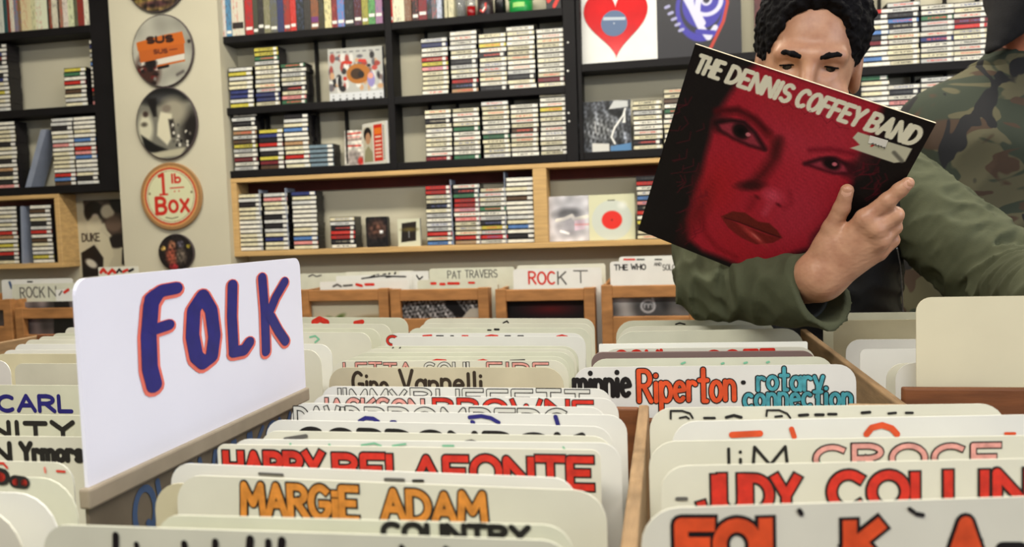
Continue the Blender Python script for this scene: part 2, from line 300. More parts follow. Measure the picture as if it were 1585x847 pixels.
# ------------------------------------------------------------------ cassettes
CW_, CH_, CD_ = .109, .0186, .07
CASE = mat('cassette case plastic', rgb(30, 28, 30), .25); SPINE = objcol_mat('cassette spine print', .4, .475, (70, 1, 22), (.0092, .0026))
def cassette_proto():
    r = MB().box(-CW_ / 2, CW_ / 2, 0, CD_, 0, CH_ - .0002).build('cassette', CASE)
    s = MB().box(-CW_ / 2 + .0015, CW_ / 2 - .0015, -.0004, .0002, .003, CH_ - .0034).build('spine_card', SPINE, r)
    t = MB().box(CW_ / 2 - .028, CW_ / 2 - .004, -.0007, -.0003, .0034, CH_ - .0038).build('price_sticker', STICKER, r)
    return r, s, t
CP = None
PAL = [('white', (226, 222, 206), 14), ('cream', (216, 208, 174), 10), ('pale grey', (200, 200, 194), 6), ('black', (34, 32, 34), 3.5), ('red', (184, 44, 36), 2), ('dark red', (110, 34, 40), .8), ('navy', (48, 56, 108), 1.3), ('blue', (84, 122, 176), .8),
       ('green', (60, 110, 76), .8), ('yellow', (196, 184, 72), 1), ('pink', (214, 140, 134), 1.2), ('tan', (170, 134, 96), 1), ('brown', (84, 62, 44), 1)]
PW = [p[2] for p in PAL]
ORD = ['', 'first', 'second', 'third', 'fourth', 'fifth', 'sixth', 'seventh', 'eighth', 'ninth', 'tenth', 'eleventh', 'twelfth', 'thirteenth', 'fourteenth', 'fifteenth', 'sixteenth', 'seventeenth', 'eighteenth', 'nineteenth', 'twentieth']
NCASS = 0
STACKS = []
def stack(xl, xr, ytop, zs, where, group, first=None, light=False, endon=False): STACKS.append((xl, xr, ytop, zs, where, group, first, light, endon))
def build_stacks():
    """piles of cassettes, extents read off the photo on the shelf-front plane; the 300 that show largest are objects, the rest one object"""
    global CP, NCASS
    rest = MB(); restm = [CASE, STICKER]; rk = {}
    for xl, xr, ytop, zs, where, group, first, light, endon in sorted(STACKS, key=lambda q: -(q[1] - q[0]) * (1 if q[0] > 355 else .5)):
        yb = SY + .012; a = atY(xl, ytop, yb); b = atY(xr, ytop, yb); cx = (a[0] + b[0]) / 2
        n = max(1, int(round((a[2] - zs) / CH_))); single = NCASS + n <= 302
        for k in range(n):
            nm, c, _ = random.choices(PAL, PW)[0]
            if light and random.random() < .75: nm, c, _ = PAL[random.choice((0, 0, 1))]
            if first and k in first: nm, c = first[k]
            v = random.uniform(.88, 1.06); x = cx + random.gauss(0, .0014); y = yb + abs(random.gauss(0, .002)); z = zs + k * CH_; rz = random.gauss(0, .01)
            if not single:
                if nm not in rk: rk[nm] = len(restm); restm.append(mat('spine ' + nm, rgb(*c), .45, .18, 90))
                if endon: rest.box(cx - .035, cx + .035, yb, yb + CW_ - .022, z, z + CH_ - .0004, 0).box(cx - .034, cx + .034, yb - .0004, yb, z + .003, z + CH_ - .0034, rk[nm]); continue
                rest.box(x - CW_ / 2, x + CW_ / 2, y, y + CD_, z, z + CH_ - .0004, 0); rest.box(x - CW_ / 2 + .0015, x + CW_ / 2 - .0015, y - .0004, y, z + .003, z + CH_ - .0034, rk[nm])
                rest.box(x + CW_ / 2 - .026, x + CW_ / 2 - .004, y - .0007, y - .0004, z + .0034, z + CH_ - .0038, 1); continue
            if CP is None: CP = cassette_proto(); r, sp, t = CP
            else:
                r = CP[0].copy(); COL.objects.link(r); sp = CP[1].copy(); t = CP[2].copy()
                for q in (sp, t): q.parent = r; COL.objects.link(q)
            sp.color = (*lin([min(1, q / 255 * v) for q in c]), 1)
            if nm in ('white', 'cream', 'pale grey') and random.random() < .45: t.scale = (.55, 1, 1); t.location.x = .018
            r.location = (x, y, z); r.rotation_euler = (0, 0, rz)
            up = 'bottom' if k == 0 else ('top' if k == n - 1 else ORD[k + 1] + ' from bottom')
            tag(r, f'{nm}-spined cassette, {up} of {where}', 'cassette', group); NCASS += 1
    o = rest.build('cassette_piles', restm); tag(o, 'remaining piles of cassettes on the wall shelves, mostly left of the middle post', 'cassettes', None, 'stuff')
G = 'cassettes on the wall shelves'
zA, zB, zC = 1.6902, 1.4272, 1.0884
for i, (a, b, y) in enumerate(((354, 390, 108), (393, 430, 73), (435, 471, 97))): stack(a, b, y, zA, f'{ORD[i+1]} pile left of the calendar', G)
for i, (a, b, y) in enumerate(((652, 692, 60), (696, 737, 51), (741, 782, 55), (784, 826, 38), (832, 872, 45))): stack(a, b, y, zA, f'{ORD[i+1]} pile, upper row right of middle post', G, light=i > 2)
for i, (a, b, y) in enumerate(((359, 396, 178), (401, 437, 200), (439, 475, 176))): stack(a, b, y, zB, f'{ORD[i+1]} pile left of the tilted boxed set', G)
stack(478, 514, 227, zB, 'low bluish pile left of boxed set', G, {k: ('grey blue', (112, 132, 142)) for k in range(9)})
for i, (a, b, y) in enumerate(((658, 697, 170), (701, 741, 167), (747, 786, 158), (791, 831, 160), (836, 877, 144))): stack(a, b, y, zB, f'{ORD[i+1]} pile, lower row right of middle post', G, light=i > 2)
for i, (a, b, y) in enumerate(((368, 402, 302), (408, 443, 296), (452, 488, 299))): stack(a, b, y, zC, f'{ORD[i+1]} pile at pine shelf left end', G)
stack(511, 548, 334, zC, 'short pile left of the black cassette case', G, {1: ('black', (34, 32, 34)), 4: ('black', (34, 32, 34))})
for i, (a, b, y) in enumerate(((659, 698, 288), (703, 741, 284), (744, 781, 289), (785, 822, 272))): stack(a, b, y, zC, f'{ORD[i+1]} pile right of white framed cassette', G)
for i, (a, b, y) in enumerate(((979, 1024, 156), (1028, 1072, 139))): stack(a, b, y, 1.43, f'{ORD[i+1]} pile right of the greyscale record', G)
stack(986, 1028, 273, zC, 'pile right of the red-label single', G)
for i, (a, b, y) in enumerate(((1333, 1369, 14), (1375, 1421, 6), (1428, 1474, 8), (1479, 1525, 1), (1532, 1574, 6))): stack(a, b, y, 1.683, f'{ORD[i+1]} upper pile at the right edge', G)
for i, (a, b, y) in enumerate(((1333, 1369, 110), (1377, 1421, 128), (1429, 1473, 118))): stack(a, b, y, 1.43, f'{ORD[i+1]} lower pile at the right edge', G)
GL2 = 'cassettes on the left wall shelves'
stack(-26, 12, 68, 1.744, 'pile cut by left edge, upper shelf', GL2); stack(98, 132, 107, 1.744, 'short pile left of post, upper left shelf', GL2)
stack(138, 160, 64, 1.744, 'end-on pile against post, upper left shelf', GL2, endon=True)
stack(-13, 25, 190, 1.402, 'pile left of the leaning grey plank', GL2); stack(79, 111, 186, 1.402, 'first pile right of the leaning plank', GL2); stack(113, 146, 182, 1.402, 'second pile right of the leaning plank', GL2)
stack(-10, 26, 320, 1.062, 'pile left of pale board, left pine shelf', GL2); stack(46, 77, 315, 1.062, 'pile right of pale board, left pine shelf', GL2)
build_stacks()
STEEL = mat('blue grey painted board', rgb(134, 142, 158), .5, .08, 20)
def board(name, label, pxa, pxb, ytop, ybot, zs, lean=0.0, d=.07, th=.004):
    a = atY(pxb, ybot, SY + .01); t = atY(pxa, ytop, SY + .01); h = t[2] - zs; dx = lean
    m = MB(); m.prism([(0, 0), (th, 0), (dx + th, h), (dx, h)], 0, d); o = m.build(name, STEEL, None, (a[0], SY + .012, zs)); return tag(o, label, 'shelf divider')
board('shelf_divider', 'grey plank leaning to the right between cassette piles on left shelf', 74, 38, 200, 285, 1.402, .1, .075, .03)
board('shelf_divider', 'pale upright board between cassette piles on the short pine shelf', 40, 33, 319, 402, 1.062, .012, .08, .012)
board('shelf_divider', 'thin pale board between the first two piles at pine shelf left end', 403, 404.5, 294, 384, zC, 0)
board('shelf_divider', 'pale blue board left of third pile at pine shelf left end', 444, 446, 291, 383, zC, -.004, .085)
board('shelf_divider', 'thin blue-grey board after the first pile right of white framed cassette', 700.5, 700.5, 278, 374, zC, -.003)
board('shelf_divider', 'thin blue-grey board after the second pile right of white framed cassette', 742.5, 742.5, 284, 374, zC, 0, .07, .002)
board('shelf_divider', 'tall thin board left of last pile beside the pine post', 783, 783, 266, 372, zC, 0, .07, .003)

# ------------------------------------------------------------------ books and odds on the top shelves
BOOKM = objcol_mat('book spine print', .5, .6, (90, 1, 9))
PAGES = mat('book pages', rgb(206, 196, 166), .8)
def book(xl, xr, z, h, c, label, sticker=None, dep=.085, band=None):
    a = atY(xl, 20, SY + .008); b = atY(xr, 20, SY + .008); wd = max(.006, b[0] - a[0] - .0008)
    o = MB().box(0, wd, 0, dep, 0, h).build('book', BOOKM, None, (a[0], SY + .008, z), bevel=.001)
    o.color = (*rgb(*c), 1); tag(o, label, 'book', 'spines on the top shelves')
    MB().box(.002, wd - .002, .004, dep - .001, h, h + .0006).build('page_block', PAGES, o)
    if sticker: MB().box(.1 * wd, .9 * wd, -.0006, 0, sticker, sticker + .012).build('price_sticker', STICKER, o)
    if band:
        MB().box(.05 * wd, .95 * wd, -.0008, -.0001, band[0], band[1]).build('spine_panel', mat('band%d%d%d' % band[2], rgb(*band[2]), .5), o)
BK = [(341, 349, (206, 206, 200), 'white', None), (349, 358, (74, 128, 164), 'blue', .012), (358, 377, (204, 200, 180), 'wide cream', None), (379, 391, (176, 22, 22), 'bright red', .02), (391, 399, (60, 62, 44), 'dark olive', .01), (399, 408, (34, 30, 26), 'black', .025), (408, 418, (118, 116, 84), 'olive grey', .02),
      (418, 429, (92, 92, 76), 'grey', .014), (429, 439, (40, 46, 92), 'navy', None), (439, 449, (150, 40, 26), 'brick red', .014), (449, 458, (188, 34, 24), 'red', .018), (458, 470, (18, 26, 28), 'black', None), (470, 481, (44, 40, 34), 'dark', None), (481, 493, (132, 78, 44), 'brown and purple', .01), (493, 501, (50, 46, 20), 'dark green', None),
      (502, 513, (214, 204, 150), 'pale yellow', None), (513, 522, (112, 30, 34), 'maroon', .015), (522, 533, (76, 126, 186), 'sky blue', .016), (533, 548, (20, 20, 20), 'wide black', .012), (548, 560, (72, 16, 22), 'dark maroon', .02), (560, 570, (150, 146, 60), 'yellow and black', .014), (570, 581, (86, 148, 84), 'green', .03), (581, 592, (150, 110, 140), 'mauve', .03)]
for i, (a, b, c, n, s) in enumerate(BK):
    nb = BK[i - 1][3] + ' one' if i else 'black post'
    band = ((.03, .055, (40, 30, 26)) if n == 'wide cream' else ((.028, .05, (108, 50, 110)) if n.startswith('brown and') else None))
    book(a, b, 1.985, random.uniform(.19, .23), c, f'{n} spine right of the {nb} on the top shelf, left bay', s, band=band)
BK2 = [(604, 608, (190, 30, 30), 'red and white', .01), (608, 626, (214, 210, 180), 'cream', None), (626, 637, (120, 84, 60), 'brown', None), (638, 648, (30, 20, 20), 'black', .012), (648, 661, (118, 22, 30), 'dark red', .02), (661, 668, (26, 32, 26), 'black-green', None), (668, 676, (90, 92, 98), 'grey', None), (676, 684, (176, 184, 200), 'pale blue', None), (688, 693, (190, 184, 150), 'thin cream', None), (694, 703, (202, 196, 160), 'last cream', None)]
for i, (a, b, c, n, s) in enumerate(BK2):
    nb = BK2[i - 1][3] + ' one' if i else 'middle post'
    book(a, b, 1.985, random.uniform(.17, .22), c, f'{n} spine right of the {nb} on the top shelf, right bay', s)
BK3 = [(-8, 5, (200, 204, 190), 'white', None), (5, 11, (34, 78, 80), 'teal', None), (11, 15, (130, 44, 30), 'thin red', None), (15, 21, (216, 212, 190), 'white and red', None), (21, 27, (120, 124, 140), 'slate', None), (27, 32, (130, 100, 66), 'tan', None), (32, 48, (212, 200, 156), 'wide cream', None), (48, 55, (206, 204, 160), 'yellowish', None), (55, 73, (216, 220, 190), 'wide white', None), (73, 76, (40, 36, 24), 'thin black', None),
       (76, 80, (140, 66, 44), 'thin brown', None), (80, 89, (212, 206, 182), 'off-white', None), (89, 92, (46, 34, 28), 'slim dark', None), (92, 97, (150, 114, 90), 'pinkish', None), (97, 105, (214, 202, 188), 'white and maroon', None), (105, 114, (206, 212, 170), 'pale green', None), (114, 120, (92, 96, 70), 'olive', None), (120, 130, (136, 40, 30), 'brick red', None), (130, 138, (220, 216, 192), 'last white', None)]
for i, (a, b, c, n, s) in enumerate(BK3):
    nb = BK3[i - 1][3] + ' one' if i else 'frame edge'
    book(a, b, 2.085, random.uniform(.15, .19), c, f'{n} spine right of the {nb} on the top left shelf', s)
o = MB().prism([(0, 0), (.03, 0), (-.035, .12), (-.06, .12)], 0, .07).build('booklet', CARDS[1], None, (atY(150, 30, SY)[0] + .012, SY + .012, 2.085)); tag(o, 'pale booklet leaning left against spines by the post, top left shelf', 'booklet')
GLASS = mat('clear glass', (.9, .92, .9), .05, trans=.85); REDG = mat('red candle glass', rgb(150, 14, 20), .15, trans=.2)
def lathe_thing(name, label, cat, px, py, z, prof, m, n=36):
    x = atY(px, py, SY + .045)[0]; o = MB().lathe(prof, n).build(name, m, None, (x, SY + .05, z), smooth=True); return tag(o, label, cat)
lathe_thing('drinking_glass', 'clear drinking glass beside the red candle glass on top shelf', 'glass', 712, 12, 1.985, [(.0005, .0), (.02, 0), (.027, .09), (.025, .09), (.0185, .006), (.0005, .006)], GLASS)
g = lathe_thing('candle_glass', 'small red candle glass right of the drinking glass', 'candle', 729, 10, 1.985, [(.0005, 0), (.016, 0), (.018, .045), (.016, .045), (.014, .01), (.0005, .01)], REDG)
MB().lathe([(.018, .046), (.018, .075), (.0165, .075), (.0165, .046), (.018, .046)], 30).build('glass_rim', GLASS, g, smooth=True)
g = lathe_thing('mug', 'dark mug with red and white print on top shelf', 'mug', 751, 8, 1.985, [(.0005, 0), (.03, 0), (.032, .004), (.032, .09), (.029, .09), (.029, .006), (.0005, .006)], mat('dark mug', rgb(44, 34, 36), .3))
mm = MB(); mm.ribbon([(-.012, .02), (-.004, .014), (.006, .026), (.008, .045)], .004, -.0335, 0); mm.ribbon([(-.004, .018), (.004, .03)], .003, -.0342, 1); mm.build('print', [INK['red'], STICKER], g)
g = lathe_thing('tin', 'small black tin between the dark mug and green tub', 'tin', 774, 8, 1.985, [(.0005, 0), (.022, 0), (.022, .06), (.02, .066), (.0005, .066)], mat('black tin', rgb(20, 18, 20), .3))
g = lathe_thing('plastic_tub', 'round green plastic tub near the right end of top shelf', 'tub', 806, 8, 1.985, [(.0005, 0), (.044, 0), (.046, .004), (.047, .055), (.0005, .055)], mat('green tub', rgb(22, 138, 62), .35))
MB().lathe([(.0005, .056), (.05, .056), (.05, .066), (.0005, .066)], 36).build('lid', mat('green lid', rgb(30, 100, 60), .35), g)
mm = MB(); mm.add([(.0475 * math.sin(t), -.0475 * math.cos(t), z) for z in (.018, .036) for t in np.linspace(-.55, .45, 9)], [(k, k + 1, k + 10, k + 9) for k in range(8)]); mm.build('paper_label', mat('tub label', rgb(150, 200, 110), .5), g)
g = MB().box(-.03, .03, 0, .06, 0, .12).build('display_box', mat('black box', rgb(24, 20, 20), .35), None, (atY(857, 5, SY + .02)[0], SY + .02, 1.985), bevel=.002); tag(g, 'black box with red marks at the right end of top shelf', 'box')
mm = MB(); mm.ribbon([(-.026, .05), (-.02, .03), (-.008, .045)], .005, -.0012); mm.ribbon([(.002, .012), (.012, .03), (.024, .05)], .007, -.0012); mm.build('red_print', INK['red'], g)

# ------------------------------------------------------------------ flat printed things on shelves and walls
def slab(name, label, cat, w, h, th, x, y, z, m, yaw=0, tilt=0, group=None):
    o = MB().box(0, w, 0, th, 0, h).build(name, m, None, (x, y, z)); o.rotation_euler = (tilt, 0, yaw); return tag(o, label, cat, group)
PAPER = mat('paper edge', rgb(210, 206, 190), .6)
# heart picture disc
p = atY(893, 90, 3.10); s = .31
o = slab('record_sleeve', 'white record sleeve with red heart-shaped disc on the black shelf', 'record', s, s, .005, p[0], 3.105, 1.7665, CARDS[1], tilt=-.06)
H = [(16 * math.sin(t) ** 3, 13 * math.cos(t) - 5 * math.cos(2 * t) - 2 * math.cos(3 * t) - math.cos(4 * t)) for t in np.linspace(0, 2 * math.pi, 60, endpoint=False)]
H = [(a / 32 * .245 + s * .49, (b + 17) / 29 * .255 + .022) for a, b in H]
hd = MB().prism(H, -.003, -.0005).build('heart_disc', mat('red vinyl', rgb(196, 20, 24), .18, .12, 12), o)
mm = MB(); mm.disc(s * .47, .155, .05, -.0036, 0, 40); mm.disc(s * .47, .155, .003, -.004, 1, 12); mm.add([(s * .47 - .042, -.0038, .17), (s * .47 + .042, -.0038, .165), (s * .47 + .044, -.0038, .176), (s * .47 - .04, -.0038, .182)], [(0, 1, 2, 3)], 1)
mm.build('centre_label', [mat('disc label', rgb(74, 96, 130), .4), mat('label print', rgb(170, 180, 190), .5)], hd)
# blue-white emblem record
p = atY(1018, 90, 3.10)
c = Canvas(s, s, .0028, (16, 14, 22)); bl, wh = (48, 40, 150), (196, 196, 214)
c.ell(.165, .185, .095, .125, bl).ell(.165, .19, .078, .1, (20, 18, 40)).ell(.17, .2, .075, .09, bl)
c.stroke([(.1, .25), (.13, .19), (.16, .12), (.19, .075)], .012, wh).stroke([(.19, .075), (.215, .11)], .01, wh).stroke([(.15, .1), (.21, .09)], .009, bl)
c.ell(.185, .215, .062, .062, wh).ell(.185, .215, .045, .046, bl).ell(.185, .218, .022, .024, wh).ell(.185, .218, .012, .014, (16, 14, 40)).stroke([(.16, .26), (.15, .17), (.17, .13)], .011, wh)
c.stroke([(.255, .27), (.262, .2), (.245, .13), (.2, .04), (.185, .02)], .006, (170, 40, 22))
for k, q in enumerate(((.04, .2), (.052, .175), (.064, .152), (.077, .13), (.09, .108))): c.stroke([(q[0] - .006, q[1]), (q[0] + .006, q[1] + .004)], .006, (150, 150, 186))
o = slab('record_sleeve', 'black record sleeve with blue and white swirling emblem beside heart record', 'record', s, s, .005, p[0], 3.105, 1.7665, mat('black sleeve', rgb(18, 16, 22), .4), tilt=-.06)
c.build('printed_front', PRINT, o, y=-.0006)
p = atY(1169, 70, 3.1); c = Canvas(.3, .3, .004, (40, 16, 18)); c.poly([(0, .22), (.08, .25), (.1, .3), (0, .3)], (110, 140, 40)).ell(.05, .12, .05, .1, (96, 18, 22), soft=.05).noise(60, .25)
o = slab('record_sleeve', 'dark red and green record sleeve left of the face and curly hair', 'record', .3, .3, .005, p[0], 3.105, 1.7665, mat('black sleeve', rgb(18, 16, 22), .4), tilt=-.06); c.build('printed_front', PRINT, o, y=-.0006)
# greyscale record in plastic
p0 = atY(893, 229, 3.09); p1 = atY(976, 154, 3.09); W_, H_ = p1[0] - p0[0], p1[2] - 1.4305
c = Canvas(W_, H_, .0022, (52, 54, 58)); c.noise(90, .5, 3).ell(W_ * .45, H_ * .45, W_ * .3, H_ * .25, (120, 122, 122), soft=.06, alpha=.7).noise(200, .35, 4)
c.poly([(.06, .0), (.02 + W_ * .5, 0), (.02 + W_ * .5, .03), (.06, .035)], (206, 204, 196)).poly([(W_ * .62, 0), (W_, 0), (W_, .03), (W_ * .62, .02)], (84, 128, 170)).stroke([(W_ * .7, .03), (W_ * .64, .055), (W_ * .7, .09), (W_ * .86, .135), (W_ * .9, .16)], .0035, (226, 226, 220))
c.poly([(W_ * .6, H_ * .83), (W_ * .95, H_ * .86), (W_ * .95, H_ * .98), (W_ * .7, H_)], (190, 192, 190)).poly([(W_ * .84, H_ * .55), (W_ * .9, H_ * .55), (W_ * .9, H_ * .78)], (226, 226, 220)).stroke([(W_ * .35, H_ * .6), (W_ * .36, H_ * .38)], .002, (170, 170, 170))
o = slab('record_sleeve', 'greyscale record in a shiny plastic bag on the black shelf', 'record', W_, H_, .006, p0[0], 3.085, 1.4305, mat('black sleeve', rgb(18, 16, 22), .4)); c.build('printed_front', PRINT, o, y=-.0006)
# singles on the pine shelf
p0 = atY(850, 372, 3.085); c = Canvas(.172, .178, .002, (206, 204, 208))
c.ell(.08, .14, .06, .04, (176, 176, 182), soft=.05).ell(.075, .105, .052, .026, (96, 96, 100), rot=.0, soft=.02).stroke([(.03, .083), (.06, .088), (.09, .1), (.1, .085), (.15, .095)], .007, (228, 224, 212)).ell(.085, .055, .045, .04, (150, 148, 154), soft=.04).stroke([(.045, .04), (.075, .03)], .005, (232, 232, 232)).poly([(.1, .04), (.14, .045), (.14, .085), (.1, .08)], (220, 190, 206), alpha=.7).poly([(.1, .06), (.16, .06), (.16, .068), (.1, .068)], (206, 130, 130), alpha=.6).noise(70, .06)
o = slab('record_sleeve', 'small white picture-sleeve single at the pine post, left of red-label single', 'record', .172, .178, .003, p0[0], 3.1, zC + .001, CARDS[1], tilt=-.08, group='singles on the pine shelf'); c.build('printed_front', PRINT, o, y=-.0006)
p0 = atY(912, 368, 3.085); c = Canvas(.178, .178, .002, (206, 206, 172)); c.ell(.089, .078, .078, .078, (196, 202, 190)).ell(.089, .078, .0395, .036, (216, 38, 24)).ell(.089, .078, .003, .003, (90, 20, 20)).stroke([(.075, .155), (.1, .155)], .002, (60, 60, 40)).ell(.13, .135, .014, .012, (224, 226, 216), soft=.02)
o = slab('record_sleeve', 'clear-sleeved single with bright red centre label on the pine shelf', 'record', .178, .178, .003, p0[0], 3.095, zC + .0005, CARDS[0], tilt=-.07, group='singles on the pine shelf'); c.build('printed_front', PRINT, o, y=-.0006)
# black cassette case and white framed cassette
p0 = atY(566, 379, 3.08); c = Canvas(.094, .125, .0022, (26, 24, 24)); c.ell(.047, .075, .034, .032, (92, 62, 50), soft=.04).poly([(.06, .055), (.074, .055), (.074, .068), (.06, .068)], (210, 210, 206)).noise(160, .25)
o = MB().prism([(0.006, 0), (.088, 0), (.094, .006), (.094, .119), (.088, .125), (.006, .125), (0, .119), (0, .006)], 0, .03).build('cassette_case', mat('black sleeve', rgb(18, 16, 22), .4), None, (p0[0], 3.09, zC)); tag(o, 'black cassette case standing upright with a dark picture on pine shelf', 'cassette case')
c.build('printed_front', PRINT, o, y=-.0006, mask=lambda x, y: (x > .004) & (x < .09) & (y > .004) & (y < .121))
p0 = atY(616, 377, 3.08); c = Canvas(.094, .112, .0022, (206, 206, 180)); c.poly([(.013, .016), (.076, .022), (.08, .1), (.018, .094)], (34, 28, 22)).ell(.05, .068, .03, .008, (96, 84, 40), soft=.01).stroke([(.047, .06), (.047, .035)], .0016, (150, 150, 150))
o = slab('cassette_case', 'white framed cassette with black picture standing on the pine shelf', 'cassette case', .094, .112, .022, p0[0], 3.085, zC, CARDS[0]); c.build('printed_front', PRINT, o, y=-.0006)
# calendar box and boxed set
p0 = atY(511, 153, 3.075); p1 = atY(590, 70, 3.075); W_, H_ = p1[0] - p0[0], p1[2] - zA - .001
c = Canvas(W_, H_, .002, (176, 176, 168)); rr = np.random.RandomState(11)
cols = [(40, 36, 36), (206, 204, 196), (120, 96, 90), (214, 214, 206), (150, 60, 50), (30, 28, 30), (96, 92, 96), (190, 150, 110)]
for k in range(70): c.ell(rr.rand() * W_, H_ * (.2 + .65 * rr.rand()), .004 + .01 * rr.rand(), .006 + .014 * rr.rand(), cols[rr.randint(8)], soft=.005)
c.ell(W_ * .55, H_ * .5, .05, .04, (168, 104, 36)).ell(W_ * .52, H_ * .5, .026, .022, (60, 40, 20)).ell(W_ * .6, H_ * .48, .013, .014, (30, 22, 16)).stroke([(W_ * .28, H_ * .73), (W_ * .42, H_ * .72)], .006, (190, 50, 30)).stroke([(W_ * .58, H_ * .75), (W_ * .68, H_ * .74)], .006, (196, 54, 40)).ell(W_ * .3, H_ * .42, .008, .008, (186, 44, 24)).ell(W_ * .78, H_ * .38, .016, .03, (140, 130, 180)).ell(W_ * .77, H_ * .45, .012, .012, (216, 150, 130)).ell(W_ * .85, H_ * .6, .012, .01, (176, 70, 60)).ell(W_ * .2, H_ * .35, .008, .026, (20, 18, 20))
c.poly([(0, 0), (W_, 0), (W_, .035), (0, .03)], (204, 206, 206))
for k in range(8): c.ell(W_ * (.07 + .125 * k), .006, .004, .004, (24, 24, 26)); c.ell(W_ * (.07 + .125 * k), .02, .0022, .0022, (90, 90, 90)); c.stroke([(W_ * (.05 + .12 * k), H_ * .93), (W_ * (.1 + .12 * k), H_ * .93)], .003, (120, 120, 118))
o = slab('calendar', 'calendar with a crowded colourful cover on the black shelf', 'calendar', W_, H_, .02, p0[0], 3.072, zA + .0005, mat('calendar edge', rgb(40, 44, 84), .5), yaw=.05); c.build('printed_cover', PRINT, o, y=-.0006)
p0 = atY(558, 248, 3.09); c = Canvas(.145, .17, .002, (216, 214, 200)); W_, H_ = .145, .17
c.poly([(.006, .012), (.062, .012), (.062, .155), (.006, .155)], (196, 190, 166)).ell(.032, .125, .024, .028, (26, 22, 24)).ell(.034, .108, .016, .024, (186, 140, 104)).poly([(.006, .012), (.062, .012), (.06, .05), (.034, .078), (.014, .06)], (150, 144, 110)).poly([(.07, .012), (.122, .012), (.122, .16), (.07, .16)], (202, 40, 24)).poly([(.074, .12), (.118, .12), (.118, .146), (.074, .146)], (228, 120, 40))
for k, q in enumerate((.11, .092, .076, .06, .045, .03)): c.stroke([(.08, q), (.112, q)], .0035, (228, 206, 180))
for k in range(14): c.ell(.13, .02 + k * .01, .003, .003, (40, 40, 40))
o = slab('boxed_set', 'tilted boxed set with portrait photo and red strip on the black shelf', 'boxed set', W_, H_, .012, p0[0], 3.125, zB + .0005, CARDS[1], yaw=-.5); c.build('printed_cover', PRINT, o, y=-.0006)
p0 = atY(533, 249, 3.125); c = Canvas(.082, .15, .002, (206, 200, 186)); c.stroke([(.01, .135), (.07, .138)], .004, (190, 80, 70)).stroke([(.01, .11), (.07, .112)], .005, (150, 130, 120)).stroke([(.01, .085), (.07, .085)], .004, (186, 60, 50)).stroke([(.012, .12), (.066, .122)], .0025, (196, 110, 100)).ell(.04, .035, .034, .032, (150, 140, 132), soft=.01).ell(.07, .02, .012, .016, (190, 40, 30), soft=.01).noise(160, .1)
o = slab('booklet', 'cream booklet with red print standing left of the tilted boxed set', 'booklet', .082, .15, .003, p0[0], 3.13, zB + .0005, CARDS[0], tilt=-.06); c.build('printed_cover', PRINT, o, y=-.0006)
# round signs on the pillar
def plaque(label, px, py, wpx, hpx, paint, rim, bg=(190, 186, 170)):
    a = atY(px - wpx / 2, py, 3.02); b = atY(px + wpx / 2, py, 3.02); t = atY(px, py - hpx / 2, 3.02); q = atY(px, py + hpx / 2, 3.02); cc = atY(px, py, 3.02)
    w_, h_ = b[0] - a[0], t[2] - q[2]; n = 48
    pts = [(w_ / 2 * math.cos(2 * math.pi * k / n), h_ / 2 * math.sin(2 * math.pi * k / n)) for k in range(n)]
    o = MB().prism(pts, 0, .012).build('round_sign', rim, None, (cc[0], 3.017, cc[2]), bevel=.003); tag(o, label, 'sign', 'round signs on the pillar')
    c = Canvas(w_, h_, .0018, bg); paint(c, w_, h_)
    c.build('printed_face', PRINT, o, x0=-w_ / 2, z0=-h_ / 2, y=-.0006, mask=lambda x, y: ((x - w_ / 2) / (w_ * .482)) ** 2 + ((y - h_ / 2) / (h_ * .482)) ** 2 < 1)
RIMD = mat('dark rim', rgb(70, 60, 60), .4); RIMT = mat('tan rim', rgb(160, 122, 78), .45)
def s1(c, w, h):
    c.noise(60, .5, 2).ell(w * .5, h * .2, w * .4, h * .15, (110, 100, 40), soft=.03).ell(w * .5, h * .12, w * .3, h * .06, (64, 40, 40), soft=.02).ell(w * .2, h * .42, w * .2, h * .2, (190, 34, 30), soft=.02).ell(w * .4, h * .34, w * .12, h * .06, (206, 210, 220), soft=.01).noise(150, .3, 5)
def s2(c, w, h):
    c.mix(np.ones(c.X.shape), (158, 156, 142)).noise(30, .06); c.ell(w * .24, h * .24, w * .2, h * .24, (60, 36, 30), soft=.03)
    for k in range(26): r_ = np.random.RandomState(k); c.ell(w * (.1 + .3 * r_.rand()), h * (.06 + .38 * r_.rand()), .006 + .01 * r_.rand(), .008, ((206, 190, 176), (90, 30, 26), (28, 20, 20), (120, 116, 110))[k % 4], soft=.005)
    c.poly([(w * .12, h * .45), (w * .86, h * .55), (w * .85, h * .36), (w * .34, h * .31), (w * .15, h * .33)], (206, 200, 186)).poly([(w * .4, h * .285), (w * .86, h * .335), (w * .86, h * .36), (w * .4, h * .31)], (184, 92, 26)).ell(w * .3, h * .34, w * .1, h * .07, (24, 18, 18), soft=.01).stroke([(w * .42, h * .27), (w * .58, h * .29)], .006, (26, 20, 20))
    c.poly([(w * .1, h * .64), (w * .13, h * .36), (w * .86, h * .44), (w * .86, h * .62)], (180, 92, 36)).poly([(w * .08, h * .64), (w * .1, h * .52), (w * .88, h * .58), (w * .84, h * .74), (w * .5, h * .71)], (190, 98, 34))
    c.text('SUS', w * .26, h * .62, w * .42, h * .075, .0052, (46, 26, 20)); c.text('SUS', w * .36, h * .47, w * .22, h * .05, .0028, (90, 40, 26)).stroke([(w * .62, h * .505), (w * .74, h * .51)], .0025, (110, 50, 30)).ell(w * .94, h * .6, .008, .008, (40, 34, 30)).stroke([(w * .82, h * .2), (w * .72, h * .16)], .006, (90, 84, 80), soft=.008)
